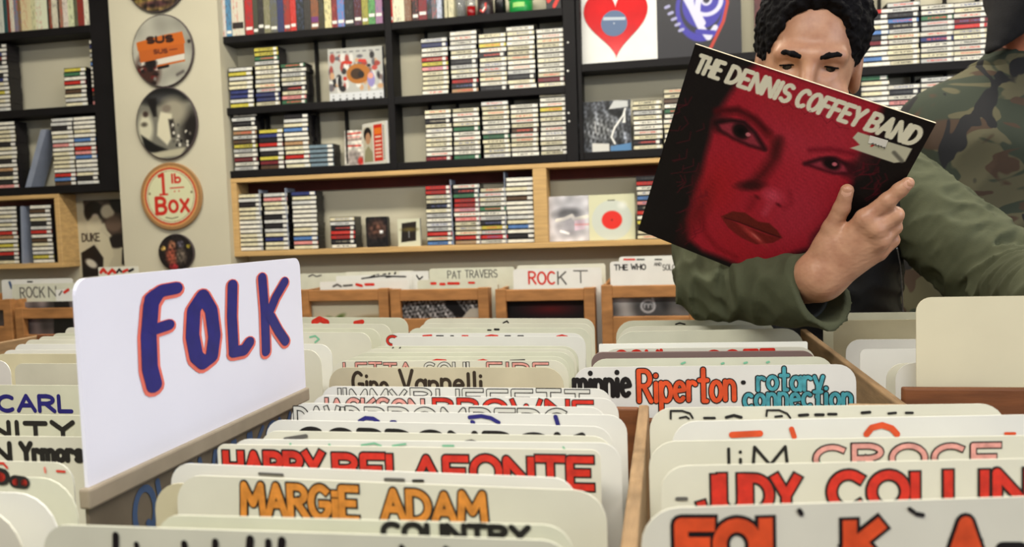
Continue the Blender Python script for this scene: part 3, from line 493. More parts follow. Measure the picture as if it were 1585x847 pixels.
def s3(c, w, h):
    c.mix(np.ones(c.X.shape), (112, 110, 98)); c.ell(w * .5, h * .9, w * .5, h * .16, (22, 22, 22), soft=.02).ell(w * .45, h * .84, w * .2, h * .05, (66, 66, 66), soft=.03).poly([(w * .2, h * .85), (w * .36, h * .85), (w * .36, h * .6), (w * .3, h * .6)], (20, 18, 18), soft=.01)
    c.ell(w * .95, h * .35, w * .2, h * .3, (28, 24, 22), soft=.04).ell(w * .62, h * .66, w * .22, h * .18, (150, 144, 124), soft=.04).ell(w * .16, h * .45, w * .12, h * .2, (196, 192, 166), soft=.02).ell(w * .17, h * .64, w * .045, h * .04, (60, 46, 40), soft=.01).ell(w * .14, h * .5, w * .05, h * .03, (80, 74, 62), soft=.01)
    c.poly([(w * .42, h * .66), (w * .6, h * .62), (w * .58, h * .3), (w * .5, h * .2), (w * .34, h * .34), (w * .36, h * .5)], (206, 200, 172), soft=.01).ell(w * .52, h * .7, w * .07, h * .05, (120, 110, 96), soft=.01).poly([(w * .54, h * .55), (w * .62, h * .55), (w * .64, h * .3), (w * .57, h * .3)], (44, 40, 36), soft=.01)
    c.poly([(w * .08, h * .36), (w * .3, h * .22), (w * .5, h * .14), (w * .3, h * .1), (w * .14, h * .14)], (14, 14, 14), soft=.01).poly([(w * .2, h * .1), (w * .8, h * .16), (w * .7, h * .05), (w * .3, h * .03)], (176, 170, 144), soft=.01)
    for k in range(22): r_ = np.random.RandomState(40 + k); c.ell(w * (.58 + .3 * r_.rand()), h * (.18 + .3 * r_.rand()), .006, .007, ((200, 196, 180), (20, 18, 18), (90, 86, 78))[k % 3], soft=.004)
def s4(c, w, h):
    c.mix(np.ones(c.X.shape), (206, 206, 166)); e = np.sqrt(((c.X - w / 2) / (w / 2)) ** 2 + ((c.Y - h / 2) / (h / 2)) ** 2)
    c.mix((e > .9) * 1., (150, 112, 70)).mix(((e > .84) & (e < .9)) * 1., (196, 140, 84)).mix(((e > .79) & (e < .84)) * 1., (184, 52, 34)).mix(((e > .74) & (e < .755)) * 1., (120, 84, 50))
    red = (190, 40, 28); c.stroke([(w * .33, h * .8), (w * .39, h * .83), (w * .39, h * .54)], .0068, red).stroke([(w * .33, h * .53), (w * .45, h * .53)], .004, red)
    c.text('lb', w * .53, h * .7, w * .14, h * .12, .0045, red).stroke([(w * .5, h * .62), (w * .72, h * .625)], .0025, red).ell(w * .57, h * .57, .003, .003, red).ell(w * .64, h * .572, .003, .003, red)
    c.text('B', w * .26, h * .25, w * .15, h * .23, .0078, red); c.text('O', w * .47, h * .27, w * .13, h * .16, .0066, red); c.text('X', w * .66, h * .27, w * .12, h * .17, .0066, red)
    c.stroke([(w * .4, h * .19), (w * .5, h * .17), (w * .6, h * .19)], .002, (90, 84, 60)); c.ell(w * .16, h * .55, .004, .005, (100, 80, 50)).ell(w * .84, h * .55, .004, .005, (100, 80, 50))
def s5(c, w, h):
    c.mix(np.ones(c.X.shape), (26, 20, 20)); c.ell(w * .4, h * .7, w * .1, h * .12, (150, 100, 74), soft=.01).ell(w * .38, h * .4, w * .16, h * .22, (130, 66, 50), soft=.02).ell(w * .65, h * .72, w * .1, h * .1, (70, 66, 74), soft=.01).ell(w * .64, h * .4, w * .14, h * .2, (90, 80, 70), soft=.02).ell(w * .15, h * .62, w * .06, h * .06, (206, 170, 90), soft=.008).ell(w * .86, h * .66, w * .05, h * .05, (190, 170, 60), soft=.008).ell(w * .42, h * .12, w * .12, h * .08, (150, 40, 46), soft=.01).noise(200, .2)
plaque('topmost round sign on the pillar, cut by the frame, red and olive', 241, -37, 98, 114, s1, RIMD, (110, 90, 60))
plaque('round sign with an orange panel reading SUS', 252, 79, 95, 114, s2, RIMD)
plaque('black-and-white round photo sign, third from top on pillar', 258, 191, 95, 114, s3, RIMD)
plaque('cream and red round sign reading 1 lb BOX', 265, 304, 95, 105, s4, RIMT)
plaque('smallest, dark round sign at the bottom of the pillar', 273, 391, 55, 58, s5, RIMD)
# poster on the wall left of the pillar
a = atY(124, 430, WY - .004); b = atY(232, 306, WY - .004); W_, H_ = b[0] - a[0], b[2] - a[2]
c = Canvas(W_, H_, .002, (196, 188, 160)); k = W_ / 108.; Q = lambda px, py: ((px - 124) * k, (430 - py) * k)
def PE(px, py, rx, ry, col, rot=0, soft=.01, al=1): x, y = Q(px, py); c.ell(x, y, rx * k, ry * k, col, rot, soft, al)
def PP_(pts, col, soft=.006): c.poly([Q(*q) for q in pts], col, soft)
PE(158, 335, 22, 26, (62, 50, 44), .2); PE(156, 324, 18, 12, (96, 84, 74), .2, .02); PE(150, 346, 14, 14, (20, 16, 16), 0, .012); PP_([(174, 325), (192, 322), (200, 370), (190, 395), (168, 370), (162, 350)], (70, 56, 48)); PE(170, 346, 10, 9, (196, 186, 160), 0, .012); PE(178, 362, 12, 10, (104, 84, 70), 0, .012); PE(186, 330, 12, 18, (16, 14, 14)); PE(182, 384, 14, 9, (26, 20, 20), .2); PE(152, 352, 5, 4, (206, 190, 170)); PE(150, 362, 12, 10, (206, 196, 166), .6, .012)
PP_([(140, 358), (170, 380), (176, 402), (160, 425), (146, 425), (156, 395)], (206, 198, 168)); PP_([(128, 398), (148, 388), (160, 405), (158, 428), (128, 430)], (24, 18, 18)); PE(142, 412, 9, 5, (206, 200, 180), -.5); PP_([(188, 395), (200, 380), (200, 420), (186, 414)], (24, 20, 20)); x, y = Q(131, 383); c.text('DUKE', x, y, 25 * k, 9.5 * k, 1.0 * k, (70, 60, 50))
o = slab('poster', 'black-and-white poster reading DUKE on the wall left of pillar', 'poster', W_, H_, .002, a[0], WY - .0035, a[2], CARDS[3]); c.build('printed_face', PRINT, o, y=-.0006)

# ------------------------------------------------------------------ divider cards
BINS = [(.25, .872, -1.219, -.851), (.25, .505, -.819, -.395), (.505, .872, -.819, -.437), (.25, .872, -.424, -.0315), (.25, .872, -.0185, .334), (.885, 1.49, -1.339, -.468), (.885, 1.49, -.461, -.1165), (.885, 1.49, -.109, .238), (.885, 1.49, .25, .789)]
STY = {'blk': (None, 'black'), 'hollow': ('white', 'black'), 'red': ('red', 'black'), 'orange': ('orange', 'black'), 'redorange': ('redorange', 'black'), 'teal': ('teal', 'black'), 'pink': ('pink', 'black'), 'navy': (None, 'navy'), 'brown': (None, 'brown'), 'redthin': (None, 'red'), 'grey': (None, 'grey'), 'folk': ('navy', 'salmon'), 'redhollow': ('white', 'red')}
def card(name, label, l, r, m=0, z=.985, h=.33, rad=.016, text=(), marks=(), Y=None, wpx=None, width=None, th=.0013, group='record divider cards', kids=True, alignr=False, yaw=None, cat='divider card'):
    """plain divider card: left and right ends of its top edge in the photo, standing on the bin floor"""
    A = atZ(*l, z) if Y is None else atY(*l, Y); B = atZ(*r, z) if Y is None else atY(*r, Y)
    if Y is not None: z = (A[2] + B[2]) / 2
    d = (B - A)[:2]; L = np.hypot(*d); ang = math.atan2(d[1], d[0]) if yaw is None else yaw
    u = np.array([math.cos(ang), math.sin(ang), 0]); full = width or L
    A0 = B - u * full if alignr else A
    mid = A0 + u * full / 2                          # keep the card inside the bin it stands in
    for y0, y1, x0, x1 in BINS:
        if y0 < mid[1] < y1 and x0 < mid[0] < x1 and Y is None or (y0 < mid[1] < y1 and x0 < mid[0] < x1 and mid[1] < 2):
            lo = max(0, (x0 + .002 - A0[0]) / u[0]); hi = min(full, (x1 - .002 - A0[0]) / u[0]); A0 = A0 + u * lo; full = hi - lo; break
    h = min(h, z - (.6548 if (A[1] < 2) else .0))
    pts = [(0, 0), (full, 0)] + [(full - rad + rad * math.cos(t), h - rad + rad * math.sin(t)) for t in np.linspace(0, math.pi / 2, 7)] + [(rad - rad * math.sin(t), h - rad + rad * math.cos(t)) for t in np.linspace(0, math.pi / 2, 7)]
    mm_ = m if not isinstance(m, int) else CARDS[m]
    o = MB().prism(pts, 0, th).build(name, mm_, None, (A0[0], A0[1], z - h), ang); tag(o, label, cat, group)
    n = np.array([-u[1], u[0], 0])
    def loc(px, py):
        p = atP(px, py, A0, n) - A0; return float(p @ u), float(p[2]) + h
    def flush(nm):
        if layers:
            keys = list(layers); b_ = MB()
            for i, kk in enumerate(keys):
                for P, q, sq_ in layers[kk]: b_.ribbon(P, q, -.0003 - .0003 * kk[0], i, sq_)
            b_.build(nm, [INK[kk[1]] for kk in keys], o); layers.clear()
    layers = {}
    for t in text:
        flush('lettering')
        s_, sty, x0, x1, yt, ht = t[:6]; rr = t[6] if len(t) > 6 else .14; jit = t[7] if len(t) > 7 else .03
        yt2 = t[8] if len(t) > 8 else yt + (x1 - x0) * (r[1] - l[1]) / (r[0] - l[0])
        a_, b_ = loc(x0, yt), loc(x1, yt2); fill, outl = STY[sty]; rad_ = ht * rr; wd = b_[0] - a_[0]
        sl = (b_[1] - a_[1]) / wd
        for g in layout(s_, wd - 2 * rad_, ht - 2 * rad_, jit=jit):
            P = [(a_[0] + rad_ + q[0], a_[1] - ht + rad_ + q[1] + sl * q[0]) for q in g]
            sq = sty in ('red', 'orange', 'redorange', 'hollow', 'pink') and s_.isupper() or s_ == 'MARGiE'; layers.setdefault((0, outl), []).append((P, rad_, sq))
            if fill: layers.setdefault((1, fill), []).append((P, rad_ * (.66 if sty in ('red', 'orange', 'redorange') else .62), sq))
    flush('lettering')
    for mk in marks:
        col, rp, pts_ = mk; P = [loc(*q) for q in pts_]; e = loc(pts_[0][0] + rp, pts_[0][1]); layers.setdefault((1, col), []).append((P, abs(e[0] - P[0][0]), False)); flush('pen_mark')
    return o
DC = 'divider_card'
# front row, middle bin (nearest first)
card(DC, 'nearest divider card at the bottom edge, dotted with tops of black letters', (65, 812), (885, 838), 2, z=.985,
     marks=[('black', 5, [(180, 828), (180, 850)]), ('black', 4, [(212, 842), (214, 855)]), ('black', 5, [(286, 841), (288, 856)]), ('black', 5, [(334, 838), (334, 858)]), ('black', 6, [(388, 834), (386, 862)]), ('black', 5, [(416, 838), (416, 862)]), ('black', 6, [(437, 836), (435, 862)]), ('black', 4, [(622, 846), (630, 856)]), ('black', 4, [(690, 848), (704, 858)])])
card(DC, 'cream divider card lettered COUNTRY in black', (240, 797), (886, 814), 2, text=[('COUNTRY', 'blk', 588, 822, 806, .0128, .14)])
card(DC, 'cream divider card with big orange black-outlined lettering', (272, 735), (938, 761), 0, text=[('MARGiE', 'orange', 368, 558, 742, .0275, .13), ('ADAM', 'orange', 585, 757, 752, .0255, .135)], rad=.02)
card(DC, 'blank cream card just behind the orange-lettered card, showing at its left', (238, 747), (930, 770), 3, Y=.4985, rad=.02)
card(DC, 'pale divider card between the orange-lettered and red HARRY cards', (263, 717), (892, 741), 1, marks=[('grey', 2, [(402, 733), (438, 735)]), ('grey', 2.5, [(597, 742), (625, 743)]), ('black', 2, [(640, 744), (655, 744)])])
card(DC, 'divider card with red lettering starting HARRY, outlined in black', (336, 688), (929, 697), 0, rad=.006, text=[('HARRY', 'red', 342, 504, 694, .0285, .14), ('BELAFONTE', 'red', 511, 922, 698, .0285, .135)])
card(DC, 'pale green-dotted divider card behind the red HARRY card', (356, 680), (961, 686), 1, marks=[('green', 1.6, [(450, 687), (450, 690)]), ('green', 1.6, [(510, 688), (512, 691)]), ('green', 1.4, [(560, 689), (580, 686), (590, 690)]), ('green', 1.4, [(608, 690), (628, 687)]), ('green', 1.6, [(686, 690), (702, 690)]), ('green', 1.4, [(872, 692), (874, 695)])])
card(DC, 'divider card with one grey brush stroke near its left end', (402, 667), (948, 676), 0, marks=[('grey', 3, [(442, 680), (474, 675)]), ('grey', 2, [(720, 684), (730, 682), (742, 686)]), ('grey', 2, [(755, 686), (768, 686)])])
card(DC, 'divider card with thick plain black letter tops, behind grey-stroke card', (411, 650), (948, 661), 1, text=[('GORDON', 'blk', 458, 740, 660, .021, .15), ('BOK', 'blk', 745, 908, 666, .021, .15)])
card(DC, 'divider card with a few navy arcs and strokes', (461, 636), (970, 643), 1, marks=[('navy', 3, [(557, 652), (566, 647), (578, 648), (586, 653)]), ('navy', 2.5, [(606, 653), (612, 653)]), ('navy', 3, [(727, 646), (745, 644), (760, 647), (772, 654)]), ('navy', 3, [(731, 653), (733, 654)]), ('navy', 3.4, [(860, 645), (864, 658)])])
card(DC, 'divider card with hollow black-outlined capitals, fourth behind red HARRY card', (450, 624), (939, 631), 1, text=[('DAVID', 'hollow', 453, 560, 627, .023, .115), ('BROMBERG', 'hollow', 563, 882, 628, .023, .115)])
card(DC, 'divider card with red-filled capitals behind the hollow lettered card', (482, 612), (957, 617), 1, text=[('JACKSON', 'pink', 489, 658, 614, .022, .12), ('BROWNE', 'red', 668, 920, 615, .022, .12)])
card(DC, 'divider card with large hollow capitals, last in its front bin', (497, 598), (946, 602), 1, text=[('JIMMY', 'hollow', 508, 630, 600, .0225, .11), ('BUFFETT', 'hollow', 634, 914, 600, .0225, .11)])
# back row, middle bin
card(DC, 'aged divider card with brushy brown handwriting, first in middle back bin', (508, 569), (875, 569), 3, text=[('Gino', 'brown', 543, 602, 573, .03, .07, .05, 576), ('Vannelli', 'brown', 616, 748, 572, .03, .07, .05, 574)], rad=.022)
card(DC, 'divider card with hollow red and black capitals behind brown handwriting', (512, 559), (880, 558), 0, text=[('LETTA', 'pink', 530, 640, 560, .022, .1), ('SOUL', 'hollow', 655, 740, 560, .022, .1), ('FIRE', 'pink', 752, 850, 560, .022, .1)], rad=.02)
card(DC, 'divider card with red arc tops, second behind brown handwriting', (530, 553), (882, 552), 2, rad=.02, marks=[('red', 1.5, [(664, 561), (676, 557), (690, 558)]), ('red', 1.5, [(736, 560), (748, 557), (758, 560)]), ('black', 1, [(790, 558), (812, 557)])])
card(DC, 'blank greyish divider card, third behind the brown handwriting', (546, 546), (890, 545), 2, rad=.02)
card(DC, 'blank divider card, fourth behind the brown handwriting', (560, 540), (895, 540), 0, rad=.02)
card(DC, 'divider card with two tiny pen ticks in middle back bin', (571, 536), (901, 536), 2, marks=[('black', .9, [(606, 541), (609, 538)]), ('black', .9, [(617, 541), (620, 538)])], rad=.02)
card(DC, 'wide smooth pale card in front of the red-lettered card, middle back bin', (607, 521), (914, 521), 1, rad=.012)
card(DC, 'divider card with thin red and black letter tops, middle back bin', (596, 516), (906, 516), 1, text=[('C', 'red', 597, 616, 518, .02, .13)], marks=[('red', 1.2, [(655, 520), (668, 519)]), ('black', 1, [(676, 520), (686, 520)]), ('black', 1, [(698, 520), (702, 520)]), ('red', 1.2, [(716, 520), (724, 520)]), ('red', 1.3, [(752, 521), (760, 519), (770, 520)]), ('black', 1, [(782, 520), (790, 520)]), ('black', 1, [(802, 520), (810, 520)]), ('red', 1.3, [(862, 521), (870, 519), (878, 521)])], rad=.02)
card(DC, 'greenish divider card with two black specks, middle back bin', (630, 508), (918, 508), 2, marks=[('black', 1, [(755, 511), (760, 511)]), ('black', 1.5, [(766, 510), (772, 510)])], rad=.02)
card(DC, 'greenish blank divider card near the back of middle bin', (646, 501), (920, 501), 0, rad=.02)
card(DC, 'last divider card in middle back bin before the crates', (654, 493), (920, 493), 0, marks=[('black', 1, [(779, 500), (785, 497), (787, 500)])], rad=.02)
# back row, left bin behind the FOLK sign
for l, r_, m, lab, mk in [((436, 491), (631, 492), 2, 'with two red shapes at the back, right of FOLK sign', [('red', 4, [(486, 499), (495, 494), (506, 499)]), ('red', 3, [(550, 500), (561, 498)])]), ((420, 501), (605, 502), 0, 'second from back, right of FOLK sign', []), ((410, 508), (588, 509), 2, 'third from back, right of FOLK sign', []),
                   ((395, 514), (574, 515), 0, 'with faint green smudge, right of FOLK sign', [('green', 1.2, [(480, 522), (488, 520), (494, 525), (488, 530)])]), ((330, 532), (513, 533), 1, 'narrowly showing right of FOLK sign, behind the shortest one', []), ((310, 541), (496, 542), 0, 'showing least right of FOLK sign, nearest it', [])]:
    card(DC, f'divider card {lab}', l, r_, m, rad=.02, marks=mk)
# left bins
card(DC, 'divider card reading CARL in navy at the left edge', (-25, 596), (300, 598), 2, text=[('CARL', 'navy', -6, 112, 610, .0225, .11)], alignr=True, width=.32)
card(DC, 'divider card reading UNITY in heavy black at the left edge', (-60, 641), (250, 645), 2, text=[('UNITY', 'blk', -62, 116, 649, .0185, .13)], alignr=True, width=.32)
card(DC, 'divider card with heavy black scrawl below UNITY card', (-95, 674), (225, 678), 0, text=[('HN', 'blk', -48, 18, 682, .019, .12), ('Yrmors', 'blk', 28, 130, 682, .019, .13)], alignr=True, width=.315)
card(DC, 'divider card with faint red ticks at the left edge', (-150, 711), (170, 718), 0, marks=[('red', 1.6, [(-2, 717), (6, 717), (12, 724)]), ('salmon', 1.4, [(70, 724), (71, 731)]), ('red', 1.6, [(89, 729), (101, 730)])])
card(DC, 'rounded divider card with two black-ringed red blots at left', (-420, 730), (116, 741), 2, rad=.028, marks=[('black', 12, [(-12, 735), (5, 738)]), ('black', 9, [(24, 745), (38, 747)]), ('red', 7, [(-12, 735), (2, 738)]), ('red', 5, [(25, 746), (38, 747)])])
card(DC, 'white rounded card below the red blots, at left', (-480, 752), (101, 765), 1, rad=.03)
card(DC, 'nearest rounded card at the lower left corner', (-560, 772), (48, 790), 0, rad=.03)
card(DC, 'blank divider card behind the navy CARL card', (22, 563), (330, 563), 2, rad=.012, width=.31)
card(DC, 'pale card cut by the left edge beside the blank card', (-210, 558), (15, 558), 1, rad=.02, alignr=True, width=.31)
for i, (x, y, m) in enumerate(((-8, 548, 3), (4, 542, 1), (22, 533, 1), (38, 526, 0), (58, 521, 0), (80, 516, 2), (100, 507, 0))):
    card(DC, f'{ORD[i+1]} of seven pale stepped cards at left, counted from the front', (x, y), (x + 190, y), m, rad=.014, width=.31)
# front row, right bin
card(DC, 'nearest right-hand card lettered FOLK A in orange red', (985, 788), (1500, 772), 0, rad=.022, text=[('FOL', 'redorange', 1037, 1240, 797, .036, .17, .02, 797), ('K', 'redorange', 1298, 1376, 797, .036, .17, .02, 797), ('A', 'redorange', 1456, 1532, 794, .036, .17, .02, 794), ('-', 'black' if False else 'blk', 1540, 1590, 810, .03, .14, .02, 810)],
     marks=[('black', 4, [(1237, 790), (1240, 795)]), ('black', 3, [(1407, 787), (1414, 792)]), ('black', 3.4, [(1418, 795), (1428, 797)])], width=.315)
card(DC, 'right-hand divider card with big red JUDY lettering outlined in black', (1022, 722), (1500, 712), 0, rad=.018, text=[('JUDY', 'red', 1075, 1242, 729, .032, .135, .03, 731), ('COLLINS', 'red', 1276, 1660, 728, .032, .14, .03, 720)], marks=[('grey', 3, [(1048, 772), (1062, 772)])], width=.315)
card(DC, 'divider card with black thin and pink outlined letters behind JUDY card', (1004, 684), (1500, 676), 0, rad=.02, text=[('JiM', 'blk', 1094, 1222, 691, .024, .05), ('CROCE', 'pink', 1256, 1552, 687, .024, .12)], marks=[('green', 1.6, [(1268, 716), (1276, 719)])], width=.315)
card(DC, 'divider card with scattered red strokes in the right bin', (1040, 653), (1500, 644), 1, rad=.02, width=.315, marks=[('redorange', 5, [(1133, 673), (1176, 671)]), ('redorange', 4, [(1225, 664), (1229, 676)]), ('redorange', 5, [(1341, 672), (1349, 662), (1365, 658), (1380, 663), (1388, 672)]), ('redorange', 2.4, [(1556, 671), (1570, 671)])])
card(DC, 'divider card with tops of black letters, last in right front bin', (1005, 632), (1556, 625), 0, rad=.02, marks=[('black', 1.6, [(1038, 648), (1038, 636), (1056, 636), (1068, 640), (1072, 647)]), ('black', 1.6, [(1052, 647), (1062, 645), (1066, 648)]), ('black', 2, [(1090, 647), (1106, 647)]), ('black', 2.4, [(1124, 646), (1136, 643), (1147, 646)]), ('black', 1.6, [(1186, 644), (1187, 635), (1206, 635), (1218, 640), (1223, 647)]), ('black', 1.8, [(1200, 645), (1210, 644)]), ('black', 2.4, [(1237, 643), (1250, 642)]), ('black', 2.4, [(1262, 642), (1274, 642)]), ('black', 2.2, [(1282, 641), (1294, 641)]), ('black', 2.4, [(1334, 639), (1346, 638)]), ('black', 2, [(1375, 640), (1386, 639)]), ('black', 2, [(1402, 639), (1412, 639)])])
# back row, right-centre bin
card(DC, 'white divider card with black, orange-red and teal lettering in front of olive sleeve', (884, 569), (1325, 564), 1, rad=.02, text=[('minnie', 'blk', 884, 978, 567, .038, .075, .03, 566), ('Riperton', 'redorange', 983, 1141, 568, .043, .088, .03, 567), ('rotary', 'teal', 1168, 1278, 566, .031, .105, .03, 565), ('connection', 'teal', 1147, 1322, 592, .032, .105, .03, 590)], marks=[('black', 3.4, [(1150, 592), (1151, 592)])])
card(DC, 'yellowish card with green dots behind the white multicoloured-lettered card', (913, 556), (1290, 552), 2, rad=.02, marks=[('green', 1.6, [(1055, 563), (1060, 561)]), ('green', 1.6, [(1117, 563), (1120, 562)]), ('green', 1.6, [(1152, 562), (1156, 561)]), ('green', 1.6, [(1187, 561), (1190, 560)])])
card(DC, 'divider card with red letter tops under the olive sleeve', (932, 540), (1262, 537), 0, rad=.02, text=[('SOUL', 'redthin', 951, 1040, 541, .026, .09, .03, 540), ('COFF', 'redthin', 1090, 1200, 541, .026, .09, .03, 539)])
card('record_sleeve', 'mauve-brown record sleeve edge in front of the red-lettered card', (915, 546), (1262, 544), mat('mauve sleeve', rgb(118, 98, 94), .5), rad=.014, th=.006, group=None, cat='record')
card('record_sleeve', 'square white record sleeve standing behind the red-lettered card', (927, 533), (1250, 529), mat('white sleeve', rgb(232, 232, 224), .4), rad=.002, th=.003, group=None, cat='record')
card(DC, 'pale divider card lying partly under the olive sleeve', (951, 514), (1244, 508), 2, rad=.03, z=.98)
card(DC, 'greenish divider card behind the elbow, third from back', (955, 506), (1200, 503), 0, rad=.03, z=.978)
card(DC, 'last greenish card by the elbow with one black arc', (953, 497), (1200, 494), 2, rad=.03, marks=[('black', 1.2, [(1046, 502), (1052, 500), (1060, 502)])], z=.978)
# back row, far right bin
card(DC, 'widest grey-green card behind small white cards at right', (1274, 485), (1560, 478), 2, rad=.02, width=.32, yaw=0)
card(DC, 'second grey card at right, just in front of the widest one', (1290, 496), (1560, 490), 3, rad=.02, width=.31, yaw=0)
card(DC, 'white rounded card, rear of two right of the wooden partition', (1309, 526), (1560, 524), 1, rad=.02, z=.968, width=.31)
card(DC, 'white card, front of two right of the wooden partition', (1331, 541), (1560, 539), 1, rad=.008, z=.968, width=.31)
card(DC, 'small cream card with rounded corner left of the tall cream card', (1372, 563), (1560, 560), 0, rad=.02, z=.968, width=.31)
card(DC, 'white rounded card touching the tall cream card at right', (1386, 563), (1560, 561), 1, rad=.02, Y=.955, width=.31)
o = card(DC, 'tall blank cream card standing above all others at the right edge', (1418, 463), (1640, 455), mat('tall cream card', rgb(214, 206, 176), .45, .04, 10), rad=.016, Y=.935, width=.31, h=.42)
a_ = atY(1530, 596, .93)
o = MB().prism([(0, 0), (.12, 0), (.12, .022), (.022, .022), (.016, .018)], 0, .0012).build('record_sleeve', CARDS[2], None, (a_[0] - .012, .9275, .935)); tag(o, 'small grey-tabbed sleeve with dark print at the right edge, on the brown board', 'record')
MB().box(.042, .1, -.0005, 0, .006, .018).build('dark_print', mat('violet print', rgb(50, 44, 70), .5), o)

# ------------------------------------------------------------------ FOLK sign
P0 = atY(113, 432, .513); P1 = atY(470, 400, .881); P2 = atY(140, 755, .513)
fs = empty('folk_sign', (-.43, .513, .64)); fs.rotation_euler = (0, 0, math.pi / 2); tag(fs, 'white sign lettered FOLK in blue and red, rising from the bins at left', 'sign')
LF = .369; hb, ht_ = .965 - .64, 1.1225 - .64; rd = .012
pts = [(0, hb), (LF, hb)] + [(LF - rd + rd * math.cos(t), ht_ - rd + rd * math.sin(t)) for t in np.linspace(0, math.pi / 2, 6)] + [(rd - rd * math.sin(t), ht_ - rd + rd * math.cos(t)) for t in np.linspace(0, math.pi / 2, 6)]
MB().prism(pts, 0, .003).build('panel', SIGNW, fs)
nF = np.array([1., 0, 0])
def fl(px, py): p = atP(px, py, (-.43, 0, 0), nF); return p[1] - .513, p[2] - .64
mm = MB()
def stro(pts, rpx, extra=1.0):
    P = [fl(*q) for q in pts]; return P
FO = [([(240, 458), (233, 470), (229, 520), (231, 570), (238, 597)], 11), ([(233, 462), (250, 450), (272, 446)], 9.5), ([(238, 510), (260, 503)], 8.5),
      ([(313, 458), (299, 480), (297, 520), (303, 552), (314, 562), (327, 552), (331, 520), (326, 480), (313, 458)], 10),
      ([(359, 441), (358, 490), (361, 545)], 8), ([(361, 545), (377, 542), (385, 530)], 8.5),
      ([(405, 430), (409, 480), (411, 544)], 7.5), ([(440, 436), (426, 460), (415, 486)], 7), ([(418, 490), (430, 512), (441, 528)], 7.5)]
for pts_, rp in FO:
    P = stro(pts_, rp); yl = np.mean([p[0] for p in P]) + .513; r_ = rp * (yl + .02) / F_PX * 1.05
    for q_, dz, k_, yy, mi_ in ((P, -.0012, 1.38, -.0004, 0), (P, 0, 1.0, -.0008, 1)):     # broad marker strokes, wider across than up
        i0 = len(mm.v); mm.ribbon([(p[0] / 1.75, p[1] + dz) for p in q_], r_ * k_ * 1.02, yy, mi_)
        mm.v[i0:] = [(v[0] * 1.75, v[1], v[2]) for v in mm.v[i0:]]
mm.build('lettering', [INK['salmon'], INK['navy']], fs)
MB().box(-.004, LF + .002, -.004, .006, hb - .016, hb).build('grey_strip', TAN, fs, bevel=.002)
mm = MB().box(.0, .345, .001, .004, .0025, hb - .014); mm.build('lower_board', mat('lower board', rgb(104, 94, 80), .6, .15, 20), fs)
mm = MB(); rr = random.Random(3)
for i, x in enumerate(np.linspace(.05, .3, 9)):
    for g in layout('QWSVNUKCX'[i % 9], .026, .05): mm.ribbon([(x + q[0], hb - .062 + q[1] * .8) for q in g], .003, .0004)
mm.build('blue_lettering', INK['blue'], fs)

# ------------------------------------------------------------------ record bins (boxes) and the tables that carry them
def rbin(label, x0, x1, y0, y1, zt=.95, ml=LATH, mf=BROWNWOOD, zb=.642, zback=None, L=True, Rr=True, t=.011, zf=None):
    b = empty('record_bin', (x0, y0, zb)); tag(b, label, 'record bin', 'wooden record bins')
    W_, D_, H_ = x1 - x0, y1 - y0, zt - zb; HB = (zback or zt) - zb
    if L: MB().box(0, t, 0, D_, 0, H_).build('side_panel', ml, b, bevel=.002)
    if Rr: MB().box(W_ - t, W_, 0, D_, 0, H_).build('side_panel', ml, b, bevel=.002)
    a, c = (t if L else 0), (W_ - t if Rr else W_)
    MB().box(a, c, 0, .011, 0, (zf - zb) if zf else H_ - .002).build('front_panel', mf, b, bevel=.002); MB().box(a, c, D_ - .011, D_, 0, HB - .002).build('back_panel', mf, b, bevel=.002)
    MB().box(a, c, .011, D_ - .011, 0, .012).build('base', mf, b)
    return b
rbin('front record bin left of the FOLK sign', -.83, -.4365, .25, .872, Rr=False)
rbin('front record bin at the far left edge', -1.23, -.84, .25, .872)
rbin('front middle record bin, between FOLK sign and the raw wooden lath', -.4255, -.02, .25, .872, L=False)
rbin('front right record bin holding the FOLK A card', -.0185, .345, .25, .872, zt=.92, L=False)
rbin('wide back record bin behind the FOLK sign, with stepped pale cards', -1.35, -.468, .885, 1.485, Rr=False, zback=.955)
rbin('back middle record bin in front of the wall crates', -.467, -.1105, .885, 1.485, zback=.9, t=.006, zf=.937, zt=.915)
b_ = rbin('back record bin under the olive sleeve', -.109, .249, .885, 1.485, zback=.9, L=False, zf=.93)
MB().box(.298, .347, -.012, 0, .1, .309).build('corner_block', LATH, b_, bevel=.002)
rbin('back right record bin under the tall cream card', .25, .8, .905, 1.485, zback=.92, L=False, zf=.963)
TBL = mat('table board', rgb(84, 56, 36), .6, .2, 6)
def table(label, x0, x1, y0, y1, zt):
    t = empty('bin_table', (x0, y0, 0)); tag(t, label, 'table'); W_, D_ = x1 - x0, y1 - y0
    MB().box(0, W_, 0, D_, zt - .03, zt).build('table_top', TBL, t, bevel=.003)
    for a, b in ((.03, .03), (W_ - .09, .03), (.03, D_ - .09), (W_ - .09, D_ - .09)): MB().box(a, a + .06, b, b + .06, 0, zt - .03).build('leg', TBL, t)
table('long table carrying the record bins in the foreground', -1.4, .9, .2, 1.5, .642)
table('table against the wall carrying the pine record crates', -3.0, 1.6, 2.58, 3.02, .66)

